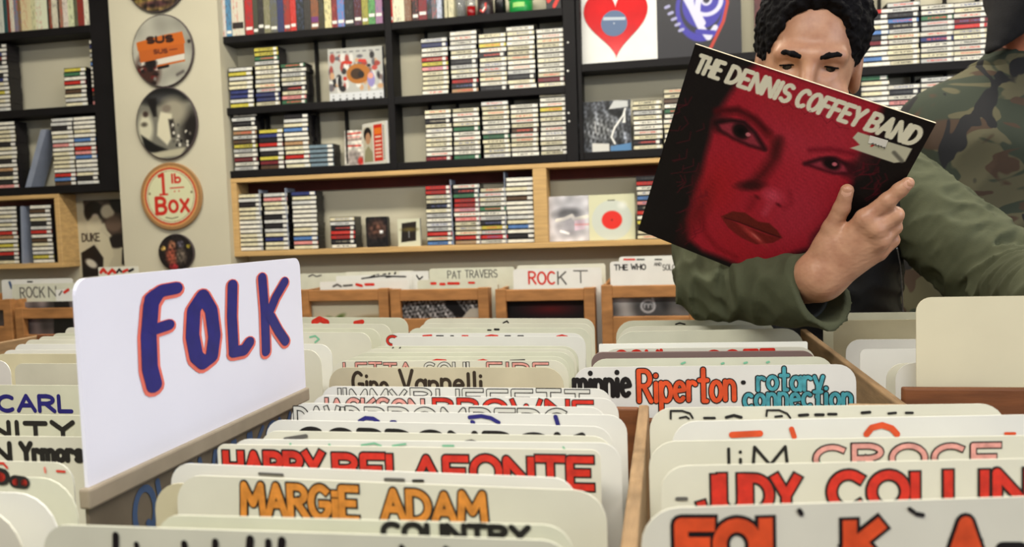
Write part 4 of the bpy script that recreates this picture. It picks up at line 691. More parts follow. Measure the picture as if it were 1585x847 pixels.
# ------------------------------------------------------------------ crates along the wall, with their cards
def crate(label, px0, px1, pyt, x=None, group='pine record crates'):
    Y0 = 2.6; a = atY(px0, pyt, Y0); b = atY(px1, pyt, Y0); x0, x1 = (a[0], b[0]) if x is None else x
    zb, zt = .661, a[2] if x is None else .945; c = empty('record_crate', (x0, Y0, zb)); tag(c, label, 'crate', group); W_, H_, D_ = x1 - x0, zt - zb, .42
    pw = .036
    for q in (0, W_ - pw): MB().box(q, q + pw, 0, .024, 0, H_).build('post', CRATEWOOD, c, bevel=.002)
    for q in (.001, W_ - .013): MB().box(q, q + .012, .0245, D_, 0, H_ - .004).build('side_panel', CRATEWOOD, c)
    MB().box(pw, W_ - pw, .001, .022, H_ - .042, H_ - .003).build('top_rail', CRATEWOOD, c, bevel=.002)
    MB().box(pw, W_ - pw, .001, .022, 0, H_ - .105).build('front_board', CRATEWOOD, c, bevel=.002)
    MB().box(.013, W_ - .013, D_ - .012, D_, 0, H_ - .004).build('back_panel', CRATEWOOD, c); MB().box(.013, W_ - .013, .0245, D_ - .012, 0, .012).build('base', CRATEWOOD, c)
    return x0, x1, zt
def crate_sleeve(label, xs, paint, bg):
    x0, x1, zt = xs; w_ = x1 - x0 - .034; h_ = .25; c = Canvas(w_, h_, .003, bg); paint(c, w_, h_)
    o = slab('record_sleeve', label, 'record', w_, h_, .004, x0 + .017, 2.6265, .676, CARDS[0], tilt=-.035, group='front sleeves in the wall crates'); c.build('printed_front', PRINT, o, y=-.0006)
c1 = crate('record crate right of the FOLK sign, holding a white sleeve with green', 462, 600, 449)
c2 = crate('record crate between white-sleeve crate and the ROCK T crate', 603, 755, 448)
c3 = crate('record crate under the ROCK T card, dark inside', 766, 920, 448)
c4 = crate('record crate under THE WHO card, left of the olive sleeve', 930, 1084, 442)
c5 = crate('record crate left of FOLK sign, under the ROCK N card', 22, 126, 477)
c6 = crate('record crate cut by the left edge of the photo', -130, 16, 466)
crate_sleeve('white sleeve with a green plant, inside the crate right of FOLK sign', c1, lambda c, w, h: c.ell(w * .4, h * .7, .02, .008, (90, 120, 50), .5, .01).ell(w * .3, h * .68, .016, .006, (110, 130, 60), -.4, .01).ell(w * .75, h * .66, .05, .012, (150, 120, 70), .1, .02), (222, 218, 190))
crate_sleeve('grey textured sleeve with black figure, in crate left of ROCK T', c2, lambda c, w, h: c.noise(260, .5).poly([(w * .55, h), (w * .62, h), (w * .8, h * .7), (w * .7, h * .68), (w * .55, h * .82)], (16, 16, 18)).poly([(w * .72, h * .66), (w, h * .66), (w, h * .8), (w * .82, h * .8)], (210, 206, 190)), (112, 112, 112))
crate_sleeve('black sleeve with dull red glow, in the ROCK T crate', c3, lambda c, w, h: c.ell(w * .55, h * .78, w * .25, h * .07, (90, 8, 12), 0, .03), (10, 8, 12))
crate_sleeve('grey photo sleeve with a white looped emblem, in THE WHO crate', c4, lambda c, w, h: (c.noise(40, .3).ell(w * .5, h * .72, w * .15, h * .18, (84, 84, 84), 0, .02), c.stroke([(w * .47 + .022 * math.cos(t), h * .8 + .02 * math.sin(t)) for t in np.linspace(1, 6.8, 14)] + [(w * .52, h * .92)], .0035, (206, 206, 206)), c.text('m', w * .43, h * .78, .026, .02, .002, (206, 206, 206))), (134, 132, 128))
crate_sleeve('dark sleeve showing in the crate under the ROCK N card', c5, lambda c, w, h: c.poly([(w * .45, 0), (w * .9, 0), (w * .75, h), (w * .5, h)], (16, 14, 16)).noise(50, .2), (96, 86, 84))
crate_sleeve('dim sleeve in the crate cut by the left edge', c6, lambda c, w, h: c.noise(50, .3), (70, 62, 60))
WC = 'cards in the wall crates'
def wcard(label, l, r, Y, m=0, text=(), marks=(), h=None, rad=.01, **k):
    zt = (atY(*l, Y)[2] + atY(*r, Y)[2]) / 2; return card(DC, label, l, r, m, Y=Y, h=zt - .674, rad=rad, text=text, marks=marks, group=WC, yaw=0, **k)
wcard('crate card reading ROCK T in red and grey', (794, 417), (931, 414), 2.68, 1, text=[('ROC', 'redthin', 817, 860, 420, .047, .07, .02, 420), ('K', 'grey', 862, 877, 420, .047, .06, .02, 420), ('T', 'grey', 887, 910, 418, .045, .05, .02, 418)])
wcard('blank card edge just behind the ROCK T card', (800, 411), (937, 408), 2.74, 0)
wcard('crate card with thin black TRAVERS lettering', (664, 416), (796, 413), 2.78, 2, text=[('PAT', 'grey', 692, 714, 419, .03, .06, .02, 419), ('TRAVERS', 'grey', 719, 770, 418, .03, .06, .02, 417)])
wcard('grey card with red letter tops in the crate left of ROCK T', (646, 434), (770, 431), 2.66, 2, marks=[('red', 2, [(668, 439), (674, 439)]), ('red', 2, [(682, 440), (688, 440)]), ('red', 2, [(694, 439), (710, 439)]), ('red', 1.6, [(726, 438), (734, 438)])])
wcard('white crate card reading THE WHO in black', (944, 405), (1090, 402), 2.66, 1, text=[('THE', 'blk', 950, 972, 409, .021, .09, .02, 409), ('WHO', 'blk', 976, 1000, 408, .021, .09, .02, 408), ('AND', 'grey', 1012, 1024, 406, .012, .1, .02, 406), ('SOLO/BOX', 'grey', 1025, 1066, 409, .021, .07, .02, 408)])
wcard('white card with red and black marks behind THE WHO card', (958, 397), (1090, 395), 2.74, 1, marks=[('red', 1.4, [(966, 401), (982, 401)]), ('black', 1, [(986, 401), (997, 401)]), ('black', 1, [(1014, 401), (1024, 401)])])
wcard('white card with red print at the front of the white-sleeve crate', (495, 437), (632, 433), 2.652, 1, marks=[('grey', 1.4, [(516, 444), (522, 441), (528, 444)]), ('grey', 1.4, [(532, 443), (545, 442)]), ('red', 2, [(552, 441), (560, 443)]), ('redthin' if False else 'red', 2, [(566, 441), (578, 441)])], rad=.004)
wcard('white card with slanting black scribble in the white-sleeve crate', (520, 428), (636, 424), 2.69, 1, marks=[('black', 1, [(560, 432), (590, 428), (628, 429)]), ('black', 1, [(570, 431), (580, 427)]), ('black', 1, [(598, 430), (606, 429)])], rad=.004)
wcard('pale card with four black marks at the back of white-sleeve crate', (535, 421), (640, 419), 2.75, 0, marks=[('black', 1.2, [(582, 426), (586, 425)]), ('black', 1.2, [(593, 425), (597, 424)]), ('black', 1.4, [(602, 425), (603, 423)]), ('black', 1.4, [(611, 425), (612, 422)])], rad=.004)
wcard('pale card nearest the FOLK sign edge in the white-sleeve crate', (455, 425), (552, 421), 2.8, 2, marks=[('grey', 1, [(478, 429), (484, 426), (490, 429), (497, 427)])], rad=.004)
wcard('white card with a short scribble right end of white-sleeve crate', (618, 421), (663, 419), 2.72, 1, marks=[('black', 1, [(645, 427), (649, 433), (654, 429)]), ('black', 1, [(631, 428), (631, 438)])], rad=.004)
wcard('crate card reading ROCK N in grey outline at left', (18, 441), (128, 437), 2.68, 2, text=[('ROCK', 'grey', 30, 69, 445, .045, .06, .02, 444), ('N', 'grey', 74, 87, 444, .045, .06, .02, 443)])
wcard('white card behind ROCK N card with small blue mark', (2, 434), (112, 430), 2.75, 1, marks=[('blue', 2, [(15, 438), (18, 446)]), ('black', 1, [(43, 437), (50, 437)])])
wcard('small white card with red mark beside the FOLK sign, at left', (86, 450), (150, 446), 2.652, 1, marks=[('red', 2, [(100, 454), (106, 450)]), ('grey', 1, [(92, 458), (96, 452)])], rad=.003)
wcard('crate card with red and black lettering peeking above the FOLK sign', (152, 414), (214, 412), 2.8, 0, marks=[('red', 2.2, [(156, 422), (160, 417), (164, 422)]), ('red', 2.2, [(168, 424), (174, 418), (178, 422)]), ('black', 1.6, [(181, 422), (185, 417), (188, 421)]), ('red', 2, [(191, 421), (197, 418)]), ('black', 1.8, [(200, 420), (206, 417)])], rad=.004)
# ------------------------------------------------------------------ the red record sleeve that is held up
S_ = .314
A_TL, A_TR, A_BL = np.array([.0469, 1.0987, 1.3868]), np.array([.3318, 1.0605, 1.2605]), np.array([-.0394, 1.2721, 1.1397])
AU = (A_TR - A_TL) / S_; AV = (A_BL - A_TL); AV -= AU * AV.dot(AU); AV /= np.linalg.norm(AV); AN = -np.cross(AU, AV)     # AN faces the viewer
def ap(px, py): p = atP(px, py, A_TL, AN) - A_TL; return float(p @ AU), float(S_ - p @ AV)
alb = MB().box(0, S_, 0, .004, 0, S_).build('record_sleeve', mat('worn sleeve edge', rgb(196, 180, 150), .6, .15, 60), bevel=.001)
alb.matrix_world = Matrix(((AU[0], -AN[0], -AV[0], A_TL[0] + AV[0] * S_), (AU[1], -AN[1], -AV[1], A_TL[1] + AV[1] * S_), (AU[2], -AN[2], -AV[2], A_TL[2] + AV[2] * S_), (0, 0, 0, 1)))
tag(alb, 'large red and black record sleeve with a close-up face, held before a person', 'record')
c = Canvas(S_, S_, .00098, (24, 20, 20)); KP = .00085
def E_(px, py, rx, ry, col, rot=0, soft=3, al=1): x, y = ap(px, py); c.ell(x, y, rx * KP, ry * KP, col, -rot, soft * KP, al)
def PO(pts, col, soft=3, al=1): c.poly([ap(*q) for q in pts], col, soft * KP, al)
def ST(pts, r, col, soft=2, al=1): c.stroke([ap(*q) for q in pts], r * KP, col, soft * KP, al)
PO([(1172, 98), (1366, 160), (1360, 185), (1352, 205), (1328, 236), (1318, 258), (1318, 284), (1300, 312), (1276, 344), (1257, 362), (1252, 382), (1202, 402), (1165, 416), (1088, 388), (1066, 370), (1064, 340), (1074, 305), (1088, 270), (1092, 240), (1100, 212), (1104, 186), (1128, 148), (1150, 118)], (158, 32, 45), 14)
E_(1255, 210, 70, 60, (166, 44, 58), 0, 70, .9); E_(1235, 330, 46, 60, (164, 42, 58), 0, 50, .9); E_(1110, 290, 30, 45, (160, 28, 34), 0, 40, .8); E_(1150, 390, 60, 22, (158, 30, 40), .3, 30, .8); E_(1215, 165, 60, 20, (158, 36, 46), .3, 30, .8)
E_(1078, 330, 14, 50, (92, 22, 24), .1, 24, .7); ST([(1086, 330), (1092, 362), (1112, 384), (1140, 398)], 2, (108, 20, 26), 14, .8)
ST([(1110, 172), (1142, 170), (1168, 184), (1190, 206)], 6, (74, 14, 20), 9); ST([(1190, 206), (1200, 230)], 4, (110, 24, 28), 12, .7)
E_(1116, 192, 16, 14, (30, 16, 18), 0, 16, .9)
PO([(1112, 191), (1134, 184), (1153, 187), (1170, 206), (1183, 231), (1160, 225), (1136, 214), (1118, 203)], (138, 46, 58), 5); E_(1147, 203, 15, 12.5, (24, 12, 14), .5, 6); E_(1158, 208, 4, 3.6, (196, 110, 118), 0, 2); E_(1146, 203, 6, 6, (10, 6, 8), 0, 3)
ST([(1108, 190), (1132, 186), (1152, 189), (1169, 206), (1184, 230)], 3.2, (30, 12, 16), 7); ST([(1112, 200), (1135, 214), (1160, 225), (1184, 232)], 2.4, (50, 14, 20), 6)
ST([(1120, 176), (1150, 178), (1172, 194), (1186, 214)], 2, (110, 22, 30), 6, .8)
ST([(1254, 232), (1288, 231), (1322, 238)], 4, (112, 20, 34), 8, .8); E_(1314, 262, 12, 14, (40, 14, 20), 0, 12, .8)
PO([(1249, 253), (1270, 245), (1292, 244), (1306, 253), (1312, 267), (1292, 267), (1268, 260)], (142, 48, 62), 5); E_(1287, 253, 14, 10, (22, 12, 14), .2, 6); E_(1292, 254, 3.8, 3.4, (196, 104, 116), 0, 2)
ST([(1246, 253), (1270, 246), (1293, 245), (1310, 254)], 2.8, (36, 12, 18), 7); ST([(1248, 254), (1268, 261), (1290, 268), (1312, 268)], 2.2, (64, 16, 26), 6)
ST([(1204, 222), (1198, 246), (1182, 268), (1168, 282)], 9, (82, 20, 24), 16, .9); E_(1162, 287, 22, 9, (56, 18, 20), -.45, 10); ST([(1206, 214), (1200, 240)], 5, (62, 20, 22), 12, .7)
E_(1196, 303, 14, 12, (186, 62, 80), .2, 16); E_(1165, 306, 9, 6, (150, 34, 44), 0, 6); E_(1172, 305, 5, 3, (92, 20, 26), .3, 5); E_(1205, 317, 5, 2.4, (84, 16, 24), .3, 4); ST([(1190, 318), (1184, 330)], 6, (176, 56, 72), 8, .8); ST([(1165, 312), (1160, 322)], 6, (120, 22, 32), 10, .6); ST([(1222, 296), (1226, 312), (1214, 322)], 3, (132, 28, 40), 9, .7)
PO([(1116, 335), (1134, 327), (1153, 329), (1165, 337), (1174, 343), (1190, 345), (1203, 356), (1211, 368), (1190, 363), (1165, 353), (1140, 343)], (96, 30, 24), 3)
PO([(1116, 335), (1140, 345), (1165, 355), (1190, 364), (1211, 368), (1196, 376), (1170, 378), (1146, 367), (1127, 352)], (108, 30, 28), 3); E_(1166, 364, 26, 5, (164, 54, 52), .38, 6); E_(1170, 366, 8, 1.6, (196, 104, 96), .4, 3); ST([(1122, 337), (1145, 344), (1166, 352), (1190, 361), (1207, 367)], 1.2, (64, 16, 18), 2)
rr = np.random.RandomState(8)
for k in range(46):
    x0, y0 = (1050 + 45 * rr.rand(), 150 + 200 * rr.rand()) if k < 30 else (1335 + 40 * rr.rand(), 240 + 60 * rr.rand())
    if k < 30 and x0 < 1076 - (y0 - 68) * .27: continue
    L_ = 10 + 22 * rr.rand(); a_ = 1.2 + 1.2 * rr.rand(); ST([(x0, y0), (x0 + L_ * .5 * math.cos(a_) + 3, y0 + L_ * .5 * math.sin(a_)), (x0 + L_ * math.cos(a_ + .5), y0 + L_ * math.sin(a_ + .5))], .6, (96, 20, 32), 2.5, .7)
c.noise(900, .035, 3)
for t, u0, u1 in (('THE', .022, .147), ('DENNIS', .166, .452), ('COFFEY', .466, .748), ('BAND', .762, .972)):
    x0, wd, ht, r_ = u0 * S_, (u1 - u0) * S_, .029, .0030
    for g in layout(t, wd - 2 * r_, ht - 2 * r_, gap=.26): c.stroke([(x0 + r_ + q[0] + .12 * q[1], S_ * .878 + r_ + q[1]) for q in g], r_, (226, 222, 198))
pp = [(x_, y_ + 7) for x_, y_ in [(1198, 150), (1206, 148), (1212, 158), (1222, 154), (1228, 162), (1238, 160), (1246, 170), (1254, 164), (1262, 174), (1272, 172), (1280, 184), (1288, 178), (1300, 190), (1314, 192)]]
for i in range(0, len(pp) - 1): ST([pp[i], pp[i + 1]], .4, (84, 14, 24), 1.5, .55)
PO([(1328, 204), (1350, 211), (1371, 218), (1412, 230), (1401, 250), (1384, 252), (1316, 229), (1331, 224), (1320, 213)], (192, 190, 166), 1.5); ST([(1384, 236), (1396, 249)], 3, (110, 108, 96), 3); ST([(1349, 226), (1355, 222)], 1.4, (190, 40, 40), 1.5)
c.build('printed_front', GLOSSPRINT, alb, y=-.0006)
b_ = MB(); q = [ap(1347, 209), ap(1375, 217), ap(1371, 228), ap(1344, 221)]; b_.add([(x, -.0011, z) for x, z in q], [(0, 1, 2, 3)], 0)
x, z = ap(1349, 222); 
for k_ in range(5): b_.ribbon([(x + .0036 * k_, z + .001 * (k_ % 2)), (x + .0036 * k_ + .0018, z + .0016), (x + .0036 * k_ + .0024, z - .0006 * (k_ % 3))], .0005, -.0014, 1)
b_.build('price_sticker', [STICKER, INK['grey']], alb)

# ------------------------------------------------------------------ figures: signed distance shapes -> one smooth surface
def rc(p, a, b, ra, rb):
    a = np.asarray(a, np.float32); b = np.asarray(b, np.float32); ba = b - a; t = np.clip((p - a) @ ba / (ba @ ba + 1e-12), 0, 1)
    return np.linalg.norm(p - a - t[..., None] * ba, axis=-1) - (ra + (rb - ra) * t)
def el(p, c_, r):
    r = np.asarray(r, np.float32); q = (p - np.asarray(c_, np.float32)) / r; k0 = np.linalg.norm(q, axis=-1); k1 = np.linalg.norm(q / r, axis=-1) + 1e-9; return k0 * (k0 - 1) / k1
def smin(a, b, k): h = np.clip(.5 + .5 * (b - a) / k, 0, 1); return b + (a - b) * h - k * h * (1 - h)
def smax(a, b, k): return -smin(-a, -b, k)
def prims(L):
    def f(p):
        d = None
        for q in L:
            e = rc(p, *q[:4]); d = e if d is None else smin(d, e, q[4] if len(q) > 4 else .012)
        return d
    return f
def sines(p, fr, seed, n=5, aniso=(1, 1, 1)):
    r = np.random.RandomState(seed); o = np.zeros(p.shape[:-1], np.float32)
    for k in range(n):
        v = r.normal(size=3); v = v / np.linalg.norm(v) * fr * (.6 + .9 * r.rand()) * np.array(aniso); o += np.sin(p @ v.astype(np.float32) + r.rand() * 6.28)
    return o / n
def nets(f, lo, hi, h):
    lo = np.array(lo, float); n = np.ceil((np.array(hi) - lo) / h).astype(int) + 1
    ax = [(lo[i] + h * np.arange(n[i])).astype(np.float32) for i in range(3)]
    g = np.empty(tuple(n), np.float32); st = max(1, int(1.2e6 / (n[1] * n[2])))
    for i in range(0, n[0], st):
        X, Y, Z = np.meshgrid(ax[0][i:i + st], ax[1], ax[2], indexing='ij'); g[i:i + st] = f(np.stack([X, Y, Z], -1))
    s = g < 0; cnt = np.zeros(tuple(n - 1), np.int8); offs = [(a, b, c_) for a in (0, 1) for b in (0, 1) for c_ in (0, 1)]
    sl = lambda A, o: A[o[0]:n[0] - 1 + o[0], o[1]:n[1] - 1 + o[1], o[2]:n[2] - 1 + o[2]]
    for o in offs: cnt += sl(s, o)
    act = np.argwhere((cnt > 0) & (cnt < 8)); idx = -np.ones(tuple(n - 1), np.int64); idx[tuple(act.T)] = np.arange(len(act))
    V = np.zeros((len(act), 3)); C_ = np.zeros(len(act)); val = {o: g[act[:, 0] + o[0], act[:, 1] + o[1], act[:, 2] + o[2]] for o in offs}
    for o in offs:
        for d in range(3):
            if o[d] == 0:
                o2 = list(o); o2[d] = 1; o2 = tuple(o2); a, b = val[o], val[o2]; m = (a < 0) != (b < 0); t = np.where(m, a / np.where(m, a - b, 1), 0)
                P = np.array(o)[None] + t[:, None] * (np.array(o2) - np.array(o))[None]; V[m] += P[m]; C_[m] += 1
    V = (act + V / C_[:, None]) * h + lo; F_ = []
    for d in range(3):
        sh = [slice(None)] * 3; sh2 = [slice(None)] * 3; sh[d] = slice(0, -1); sh2[d] = slice(1, None)
        e = np.argwhere(s[tuple(sh)] != s[tuple(sh2)]); u, v = [(1, 2), (2, 0), (0, 1)][d]
        e = e[(e[:, u] > 0) & (e[:, v] > 0) & (e[:, u] < n[u] - 1) & (e[:, v] < n[v] - 1)]
        du = np.zeros(3, int); du[u] = 1; dv = np.zeros(3, int); dv[v] = 1
        q = np.stack([idx[tuple((e - du - dv).T)], idx[tuple((e - dv).T)], idx[tuple(e.T)], idx[tuple((e - du).T)]], 1)
        fl = ~s[tuple(e.T)]; q[fl] = q[fl][:, ::-1]; F_.append(q)
    return V, np.concatenate(F_)
def flesh(name, pieces, m, parent=None, loc=(0, 0, 0)):
    vs, fs, o = [], [], 0
    for V, F_ in pieces: vs.append(V - np.array(loc)); fs.append(F_ + o); o += len(V)
    me = bpy.data.meshes.new(name); me.from_pydata(np.concatenate(vs).tolist(), [], np.concatenate(fs).tolist())
    me.polygons.foreach_set('use_smooth', [True] * len(me.polygons)); me.materials.append(m); ob = bpy.data.objects.new(name, me); COL.objects.link(ob); ob.location = loc
    if parent: ob.parent = parent
    return ob
def bounds(L, pad): P = np.array([q[0] for q in L] + [q[1] for q in L]); r = max(max(q[2], q[3]) for q in L) + pad; return P.min(0) - r, P.max(0) + r
def solid(L, h, extra=None, pad=.02):
    f = prims(L); lo, hi = bounds(L, pad); return nets((lambda p: extra(p, f(p))) if extra else f, lo, hi, h)
def march(f, px, py, y0, y1, n=500):
    P = np.array([atY(px, py, y) for y in np.linspace(y0, y1, n)], np.float32); d = f(P); k = np.argmax(d < 0); return P[k].astype(float)
def hand(W, d, nrm, side, curl=.5):
    """relaxed hand: wrist W, finger direction d, back-of-hand normal nrm, side +1/-1 = where the thumb is"""
    d = np.array(d, float) / np.linalg.norm(d); nrm = np.array(nrm, float); nrm -= d * nrm.dot(d); nrm /= np.linalg.norm(nrm); s_ = np.cross(d, nrm) * side; W = np.array(W, float); L = []
    for k, (o, l) in enumerate(((.028, .04), (.009, .046), (-.010, .043), (-.027, .033))):
        K = W + d * .085 + s_ * o; L.append((W + s_ * o * .6, K, .017, .0105, .012)); d1 = d * math.cos(curl) - nrm * math.sin(curl); P = K + d1 * l; d2 = d * math.cos(2 * curl) - nrm * math.sin(2 * curl); T = P + d2 * l * .8
        L += [(K, P, .0095, .0085, .004), (P, T, .0085, .007, .003)]
    a = W + d * .02 + s_ * .025; b = W + d * .055 + s_ * .052 - nrm * .01; L += [(a, b, .014, .0105, .01), (b, b + d * .032 + s_ * .006 - nrm * .008, .0105, .008, .004)]
    return L
def skin_mat(name, col, dark):
    m = bpy.data.materials.new(name); m.use_nodes = True; nt = m.node_tree; b = nt.nodes['Principled BSDF']; b.inputs['Roughness'].default_value = .42; b.inputs['Specular IOR Level'].default_value = .45
    b.inputs['Subsurface Weight'].default_value = .08; b.inputs['Subsurface Radius'].default_value = (.01, .004, .002); b.inputs['Subsurface Scale'].default_value = .5
    tc = nt.nodes.new('ShaderNodeTexCoord'); n = nt.nodes.new('ShaderNodeTexNoise'); n.inputs['Scale'].default_value = 45; n.inputs['Detail'].default_value = 6; nt.links.new(tc.outputs['Object'], n.inputs[0])
    r = nt.nodes.new('ShaderNodeValToRGB'); r.color_ramp.elements[0].position = .3; r.color_ramp.elements[1].position = .7; r.color_ramp.elements[0].color = (*dark, 1); r.color_ramp.elements[1].color = (*col, 1)
    nt.links.new(n.outputs[0], r.inputs[0]); nt.links.new(r.outputs[0], b.inputs['Base Color'])
    n2 = nt.nodes.new('ShaderNodeTexNoise'); n2.inputs['Scale'].default_value = 420; nt.links.new(tc.outputs['Object'], n2.inputs[0]); bp = nt.nodes.new('ShaderNodeBump'); bp.inputs['Strength'].default_value = .12; bp.inputs['Distance'].default_value = .001
    nt.links.new(n2.outputs[0], bp.inputs['Height']); nt.links.new(bp.outputs[0], b.inputs['Normal']); return m
SKIN = skin_mat('skin', rgb(190, 144, 114), rgb(166, 118, 92)); HAIRM = mat('curly black hair', rgb(12, 10, 12), .8, .3, 60, .8, 160, spec=.12)
OLIVE = mat('olive cotton', rgb(74, 77, 58), .9, .1, 40, .25, 700, spec=.15); OLIVEIN = mat('cuff lining', rgb(44, 46, 42), .8)
BLACKJ = mat('black jacket', rgb(20, 20, 22), .5, .2, 20, .2, 60); DENIM = mat('dark trousers', rgb(34, 36, 44), .85, .1, 60); SHOE = mat('dark shoes', rgb(26, 24, 24), .5)

# ---- the person holding the sleeve
V3 = lambda *a: np.array(a, float)
def hp(px, py, off): return atP(px, py, A_TL + AN * off, AN)
WR = hp(1270, 428, .042); ELR = V3(.082, 1.345, 1.041); SHR = V3(.085, 1.60, 1.2); SHL = V3(.43, 1.63, 1.2); ELL = atY(1578, 452, 1.45); WRL = V3(.52, 1.2, 1.03)
FD = np.array([-.15, -.96, -.23]); FD /= np.linalg.norm(FD); UPV = V3(0, 0, 1); HR = np.cross(UPV, FD); HR /= np.linalg.norm(HR); HU = np.cross(FD, HR); HU = -HU if HU[2] < 0 else HU
ro = -.15; HR, HU = HR * math.cos(ro) + HU * math.sin(ro), HU * math.cos(ro) - HR * math.sin(ro)
HO = atY(1252, 104, 1.335) - FD * .083
CUF = hp(1268, 449, .034); ax_ = (CUF - ELR) / np.linalg.norm(CUF - ELR)
HM = np.stack([HR, FD, HU])              # local(x right in photo, y forward, z up)
def to_world(V): return V @ HM + HO
def face(p):
    d = smin(el(p, (0, -.015, .04), (.0765, .098, .09)), el(p, (0, .028, -.03), (.0655, .066, .098)), .03)
    d = smin(d, el(p, (0, .045, -.088), (.04, .045, .032)), .03)
    for s_ in (-1, 1):
        d = smin(d, rc(p, (s_ * .012, .087, .019), (s_ * .045, .073, .019), .0105, .009), .018)              # brow ridge
        d = smax(d, -el(p, (s_ * .031, .1, -.001), (.019, .02, .012)), .012)                             # eye socket
        e = np.linalg.norm(p - np.array((s_ * .031, .0685, .0), np.float32), axis=-1); z = p[..., 2] - .02 * abs(0)
        zz = p[..., 2] + .10 * s_ * (p[..., 0] - s_ * .031)
        d = smin(d, np.maximum(e - .0152, -(zz - .0022)), .0025); d = smin(d, np.maximum(e - .0146, zz + .0078), .0025)   # upper and lower lid
        d = smin(d, el(p, (s_ * .045, .06, -.044), (.022, .02, .018)), .014)                             # cheekbone
        ear = smax(el(p, (s_ * .079, -.012, -.012), (.011, .02, .033)), -el(p, (s_ * .09, -.008, -.01), (.009, .012, .022)), .006); d = smin(d, ear, .008)
    nose = smin(rc(p, (0, .088, .012), (0, .112, -.036), .0085, .0115), rc(p, (0, .112, -.036), (0, .098, -.046), .0115, .01), .008)
    for s_ in (-1, 1): nose = smin(nose, el(p, (s_ * .014, .098, -.043), (.008, .012, .008)), .006)
    d = smin(d, nose, .014)
    d = smin(d, rc(p, (-.02, .09, -.073), (.02, .09, -.073), .006, .006), .008); d = smin(d, rc(p, (-.016, .089, -.083), (.016, .089, -.083), .007, .007), .006)
    d = smax(d, -rc(p, (-.02, .1, -.078), (.02, .1, -.078), .002, .002), .004)
    return smin(d, rc(p, (0, -.03, -.06), (0, -.075, -.17), .058, .06), .03)
V, F_ = nets(face, (-.1, -.16, -.2), (.1, .135, .15), .0021); head = (to_world(V), F_)
idx = [hp(1341, 338, .026), hp(1374, 311, .019), hp(1393, 294, .014), hp(1405, 284, .012)]
HAND = [(WR, hp(1338, 340, .026), .027, .0125, .014), (WR, hp(1353, 355, .028), .027, .0125, .014), (WR, hp(1360, 372, .027), .027, .0125, .014), (WR, hp(1358, 391, .024), .027, .012, .014), (hp(1285, 385, .03), hp(1340, 375, .026), .02, .014, .014),
        (idx[0], idx[1], .0125, .0108, .006), (idx[1], idx[2], .0106, .0094, .004), (idx[2], idx[3], .0093, .0082, .004),
        (hp(1355, 353, .029), hp(1385, 333, .017), .0125, .0112, .005), (hp(1385, 333, .017), hp(1385, 340, -.014), .0108, .0092, .004), (hp(1385, 340, -.014), hp(1364, 352, -.017), .0092, .008, .004),
        (hp(1362, 371, .027), hp(1383, 352, .014), .0122, .0106, .004), (hp(1383, 352, .014), hp(1381, 358, -.015), .0102, .0088, .004), (hp(1381, 358, -.015), hp(1358, 368, -.017), .0088, .0078, .004),
        (hp(1360, 391, .023), hp(1381, 372, .011), .011, .0092, .004), (hp(1381, 372, .011), hp(1376, 379, -.015), .009, .008, .004), (hp(1376, 379, -.015), hp(1352, 389, -.017), .008, .007, .004),
        (hp(1272, 408, .034), hp(1287, 354, .026), .021, .0125, .014), (hp(1287, 354, .026), hp(1303, 322, .0195), .0122, .0108, .005), (hp(1303, 322, .0195), hp(1311, 295, .016), .0108, .0088, .004),
        (WR, WR * .5 + (CUF - ax_ * .05) * .5, .027, .03, .02)]
def knuckles(p, d):
    for q, r_ in ((idx[0], .01), (hp(1355, 353, .029), .01), (hp(1362, 371, .027), .009)): d = smin(d, np.linalg.norm(p - (q + AN * .005).astype(np.float32), axis=-1) - r_, .012)
    return d + .0003 * sines(p, 900, 4)
handp = solid(HAND, .0017, knuckles)
BODY = [(V3(.255, 1.545, 1.26), V3(.258, 1.62, 1.19), .058, .07, .04), (SHR, SHL, .06, .06, .05), (V3(.2, 1.63, 1.14), V3(.22, 1.8, .93), .1, .1, .08), (V3(.31, 1.64, 1.14), V3(.31, 1.8, .93), .1, .1, .08), (SHR, ELR, .045, .036, .04), (ELR, CUF - ax_ * .05, .036, .03, .02), (SHL, ELL, .048, .04, .04), (ELL, WRL, .04, .028, .02)]
for x in (.19, .34): BODY += [(V3(x, 1.81, .9), V3(x, 1.8, .48), .085, .055, .05), (V3(x, 1.8, .48), V3(x, 1.85, .1), .055, .04, .03), (V3(x, 1.85, .06), V3(x, 1.7, .045), .038, .03, .03)]
lhand = solid(hand(WRL, (-.45, -.85, -.12), (0, -.1, 1), 1, .25), .0022)
man = flesh('person', [solid(BODY, .011), head, handp, lhand], SKIN, None, (.26, 1.8, 0))
tag(man, 'person in an olive shirt leaning on the bins, holding up the red sleeve', 'person')
ML = (.26, 1.8, 0)
# fingernails of the two straight digits
for tip, prev, r_ in ((hp(1311, 295, .016), hp(1303, 322, .0195), .0088), (idx[3], idx[2], .0082)):
    d_ = (tip - prev) / np.linalg.norm(tip - prev); n_ = AN - d_ * AN.dot(d_); n_ /= np.linalg.norm(n_); s_ = np.cross(d_, n_); b_ = MB(); vs = []
    for i in range(6):
        for j in range(7): a = -.75 + 1.5 * j / 6; vs.append(tip + d_ * (-.006 + .0115 * i / 5) * 1. + n_ * ((r_ + .0004) * math.cos(a) * (1 - .22 * max(0, i - 2) / 3)) + s_ * ((r_ + .0003) * math.sin(a) * (1 - .12 * max(0, i - 3))) - np.array(ML))
    b_.add(vs, [(i * 7 + j, i * 7 + j + 1, (i + 1) * 7 + j + 1, (i + 1) * 7 + j) for i in range(5) for j in range(6)]); b_.build('fingernail', mat('nail', rgb(206, 158, 134), .3), man, smooth=True)
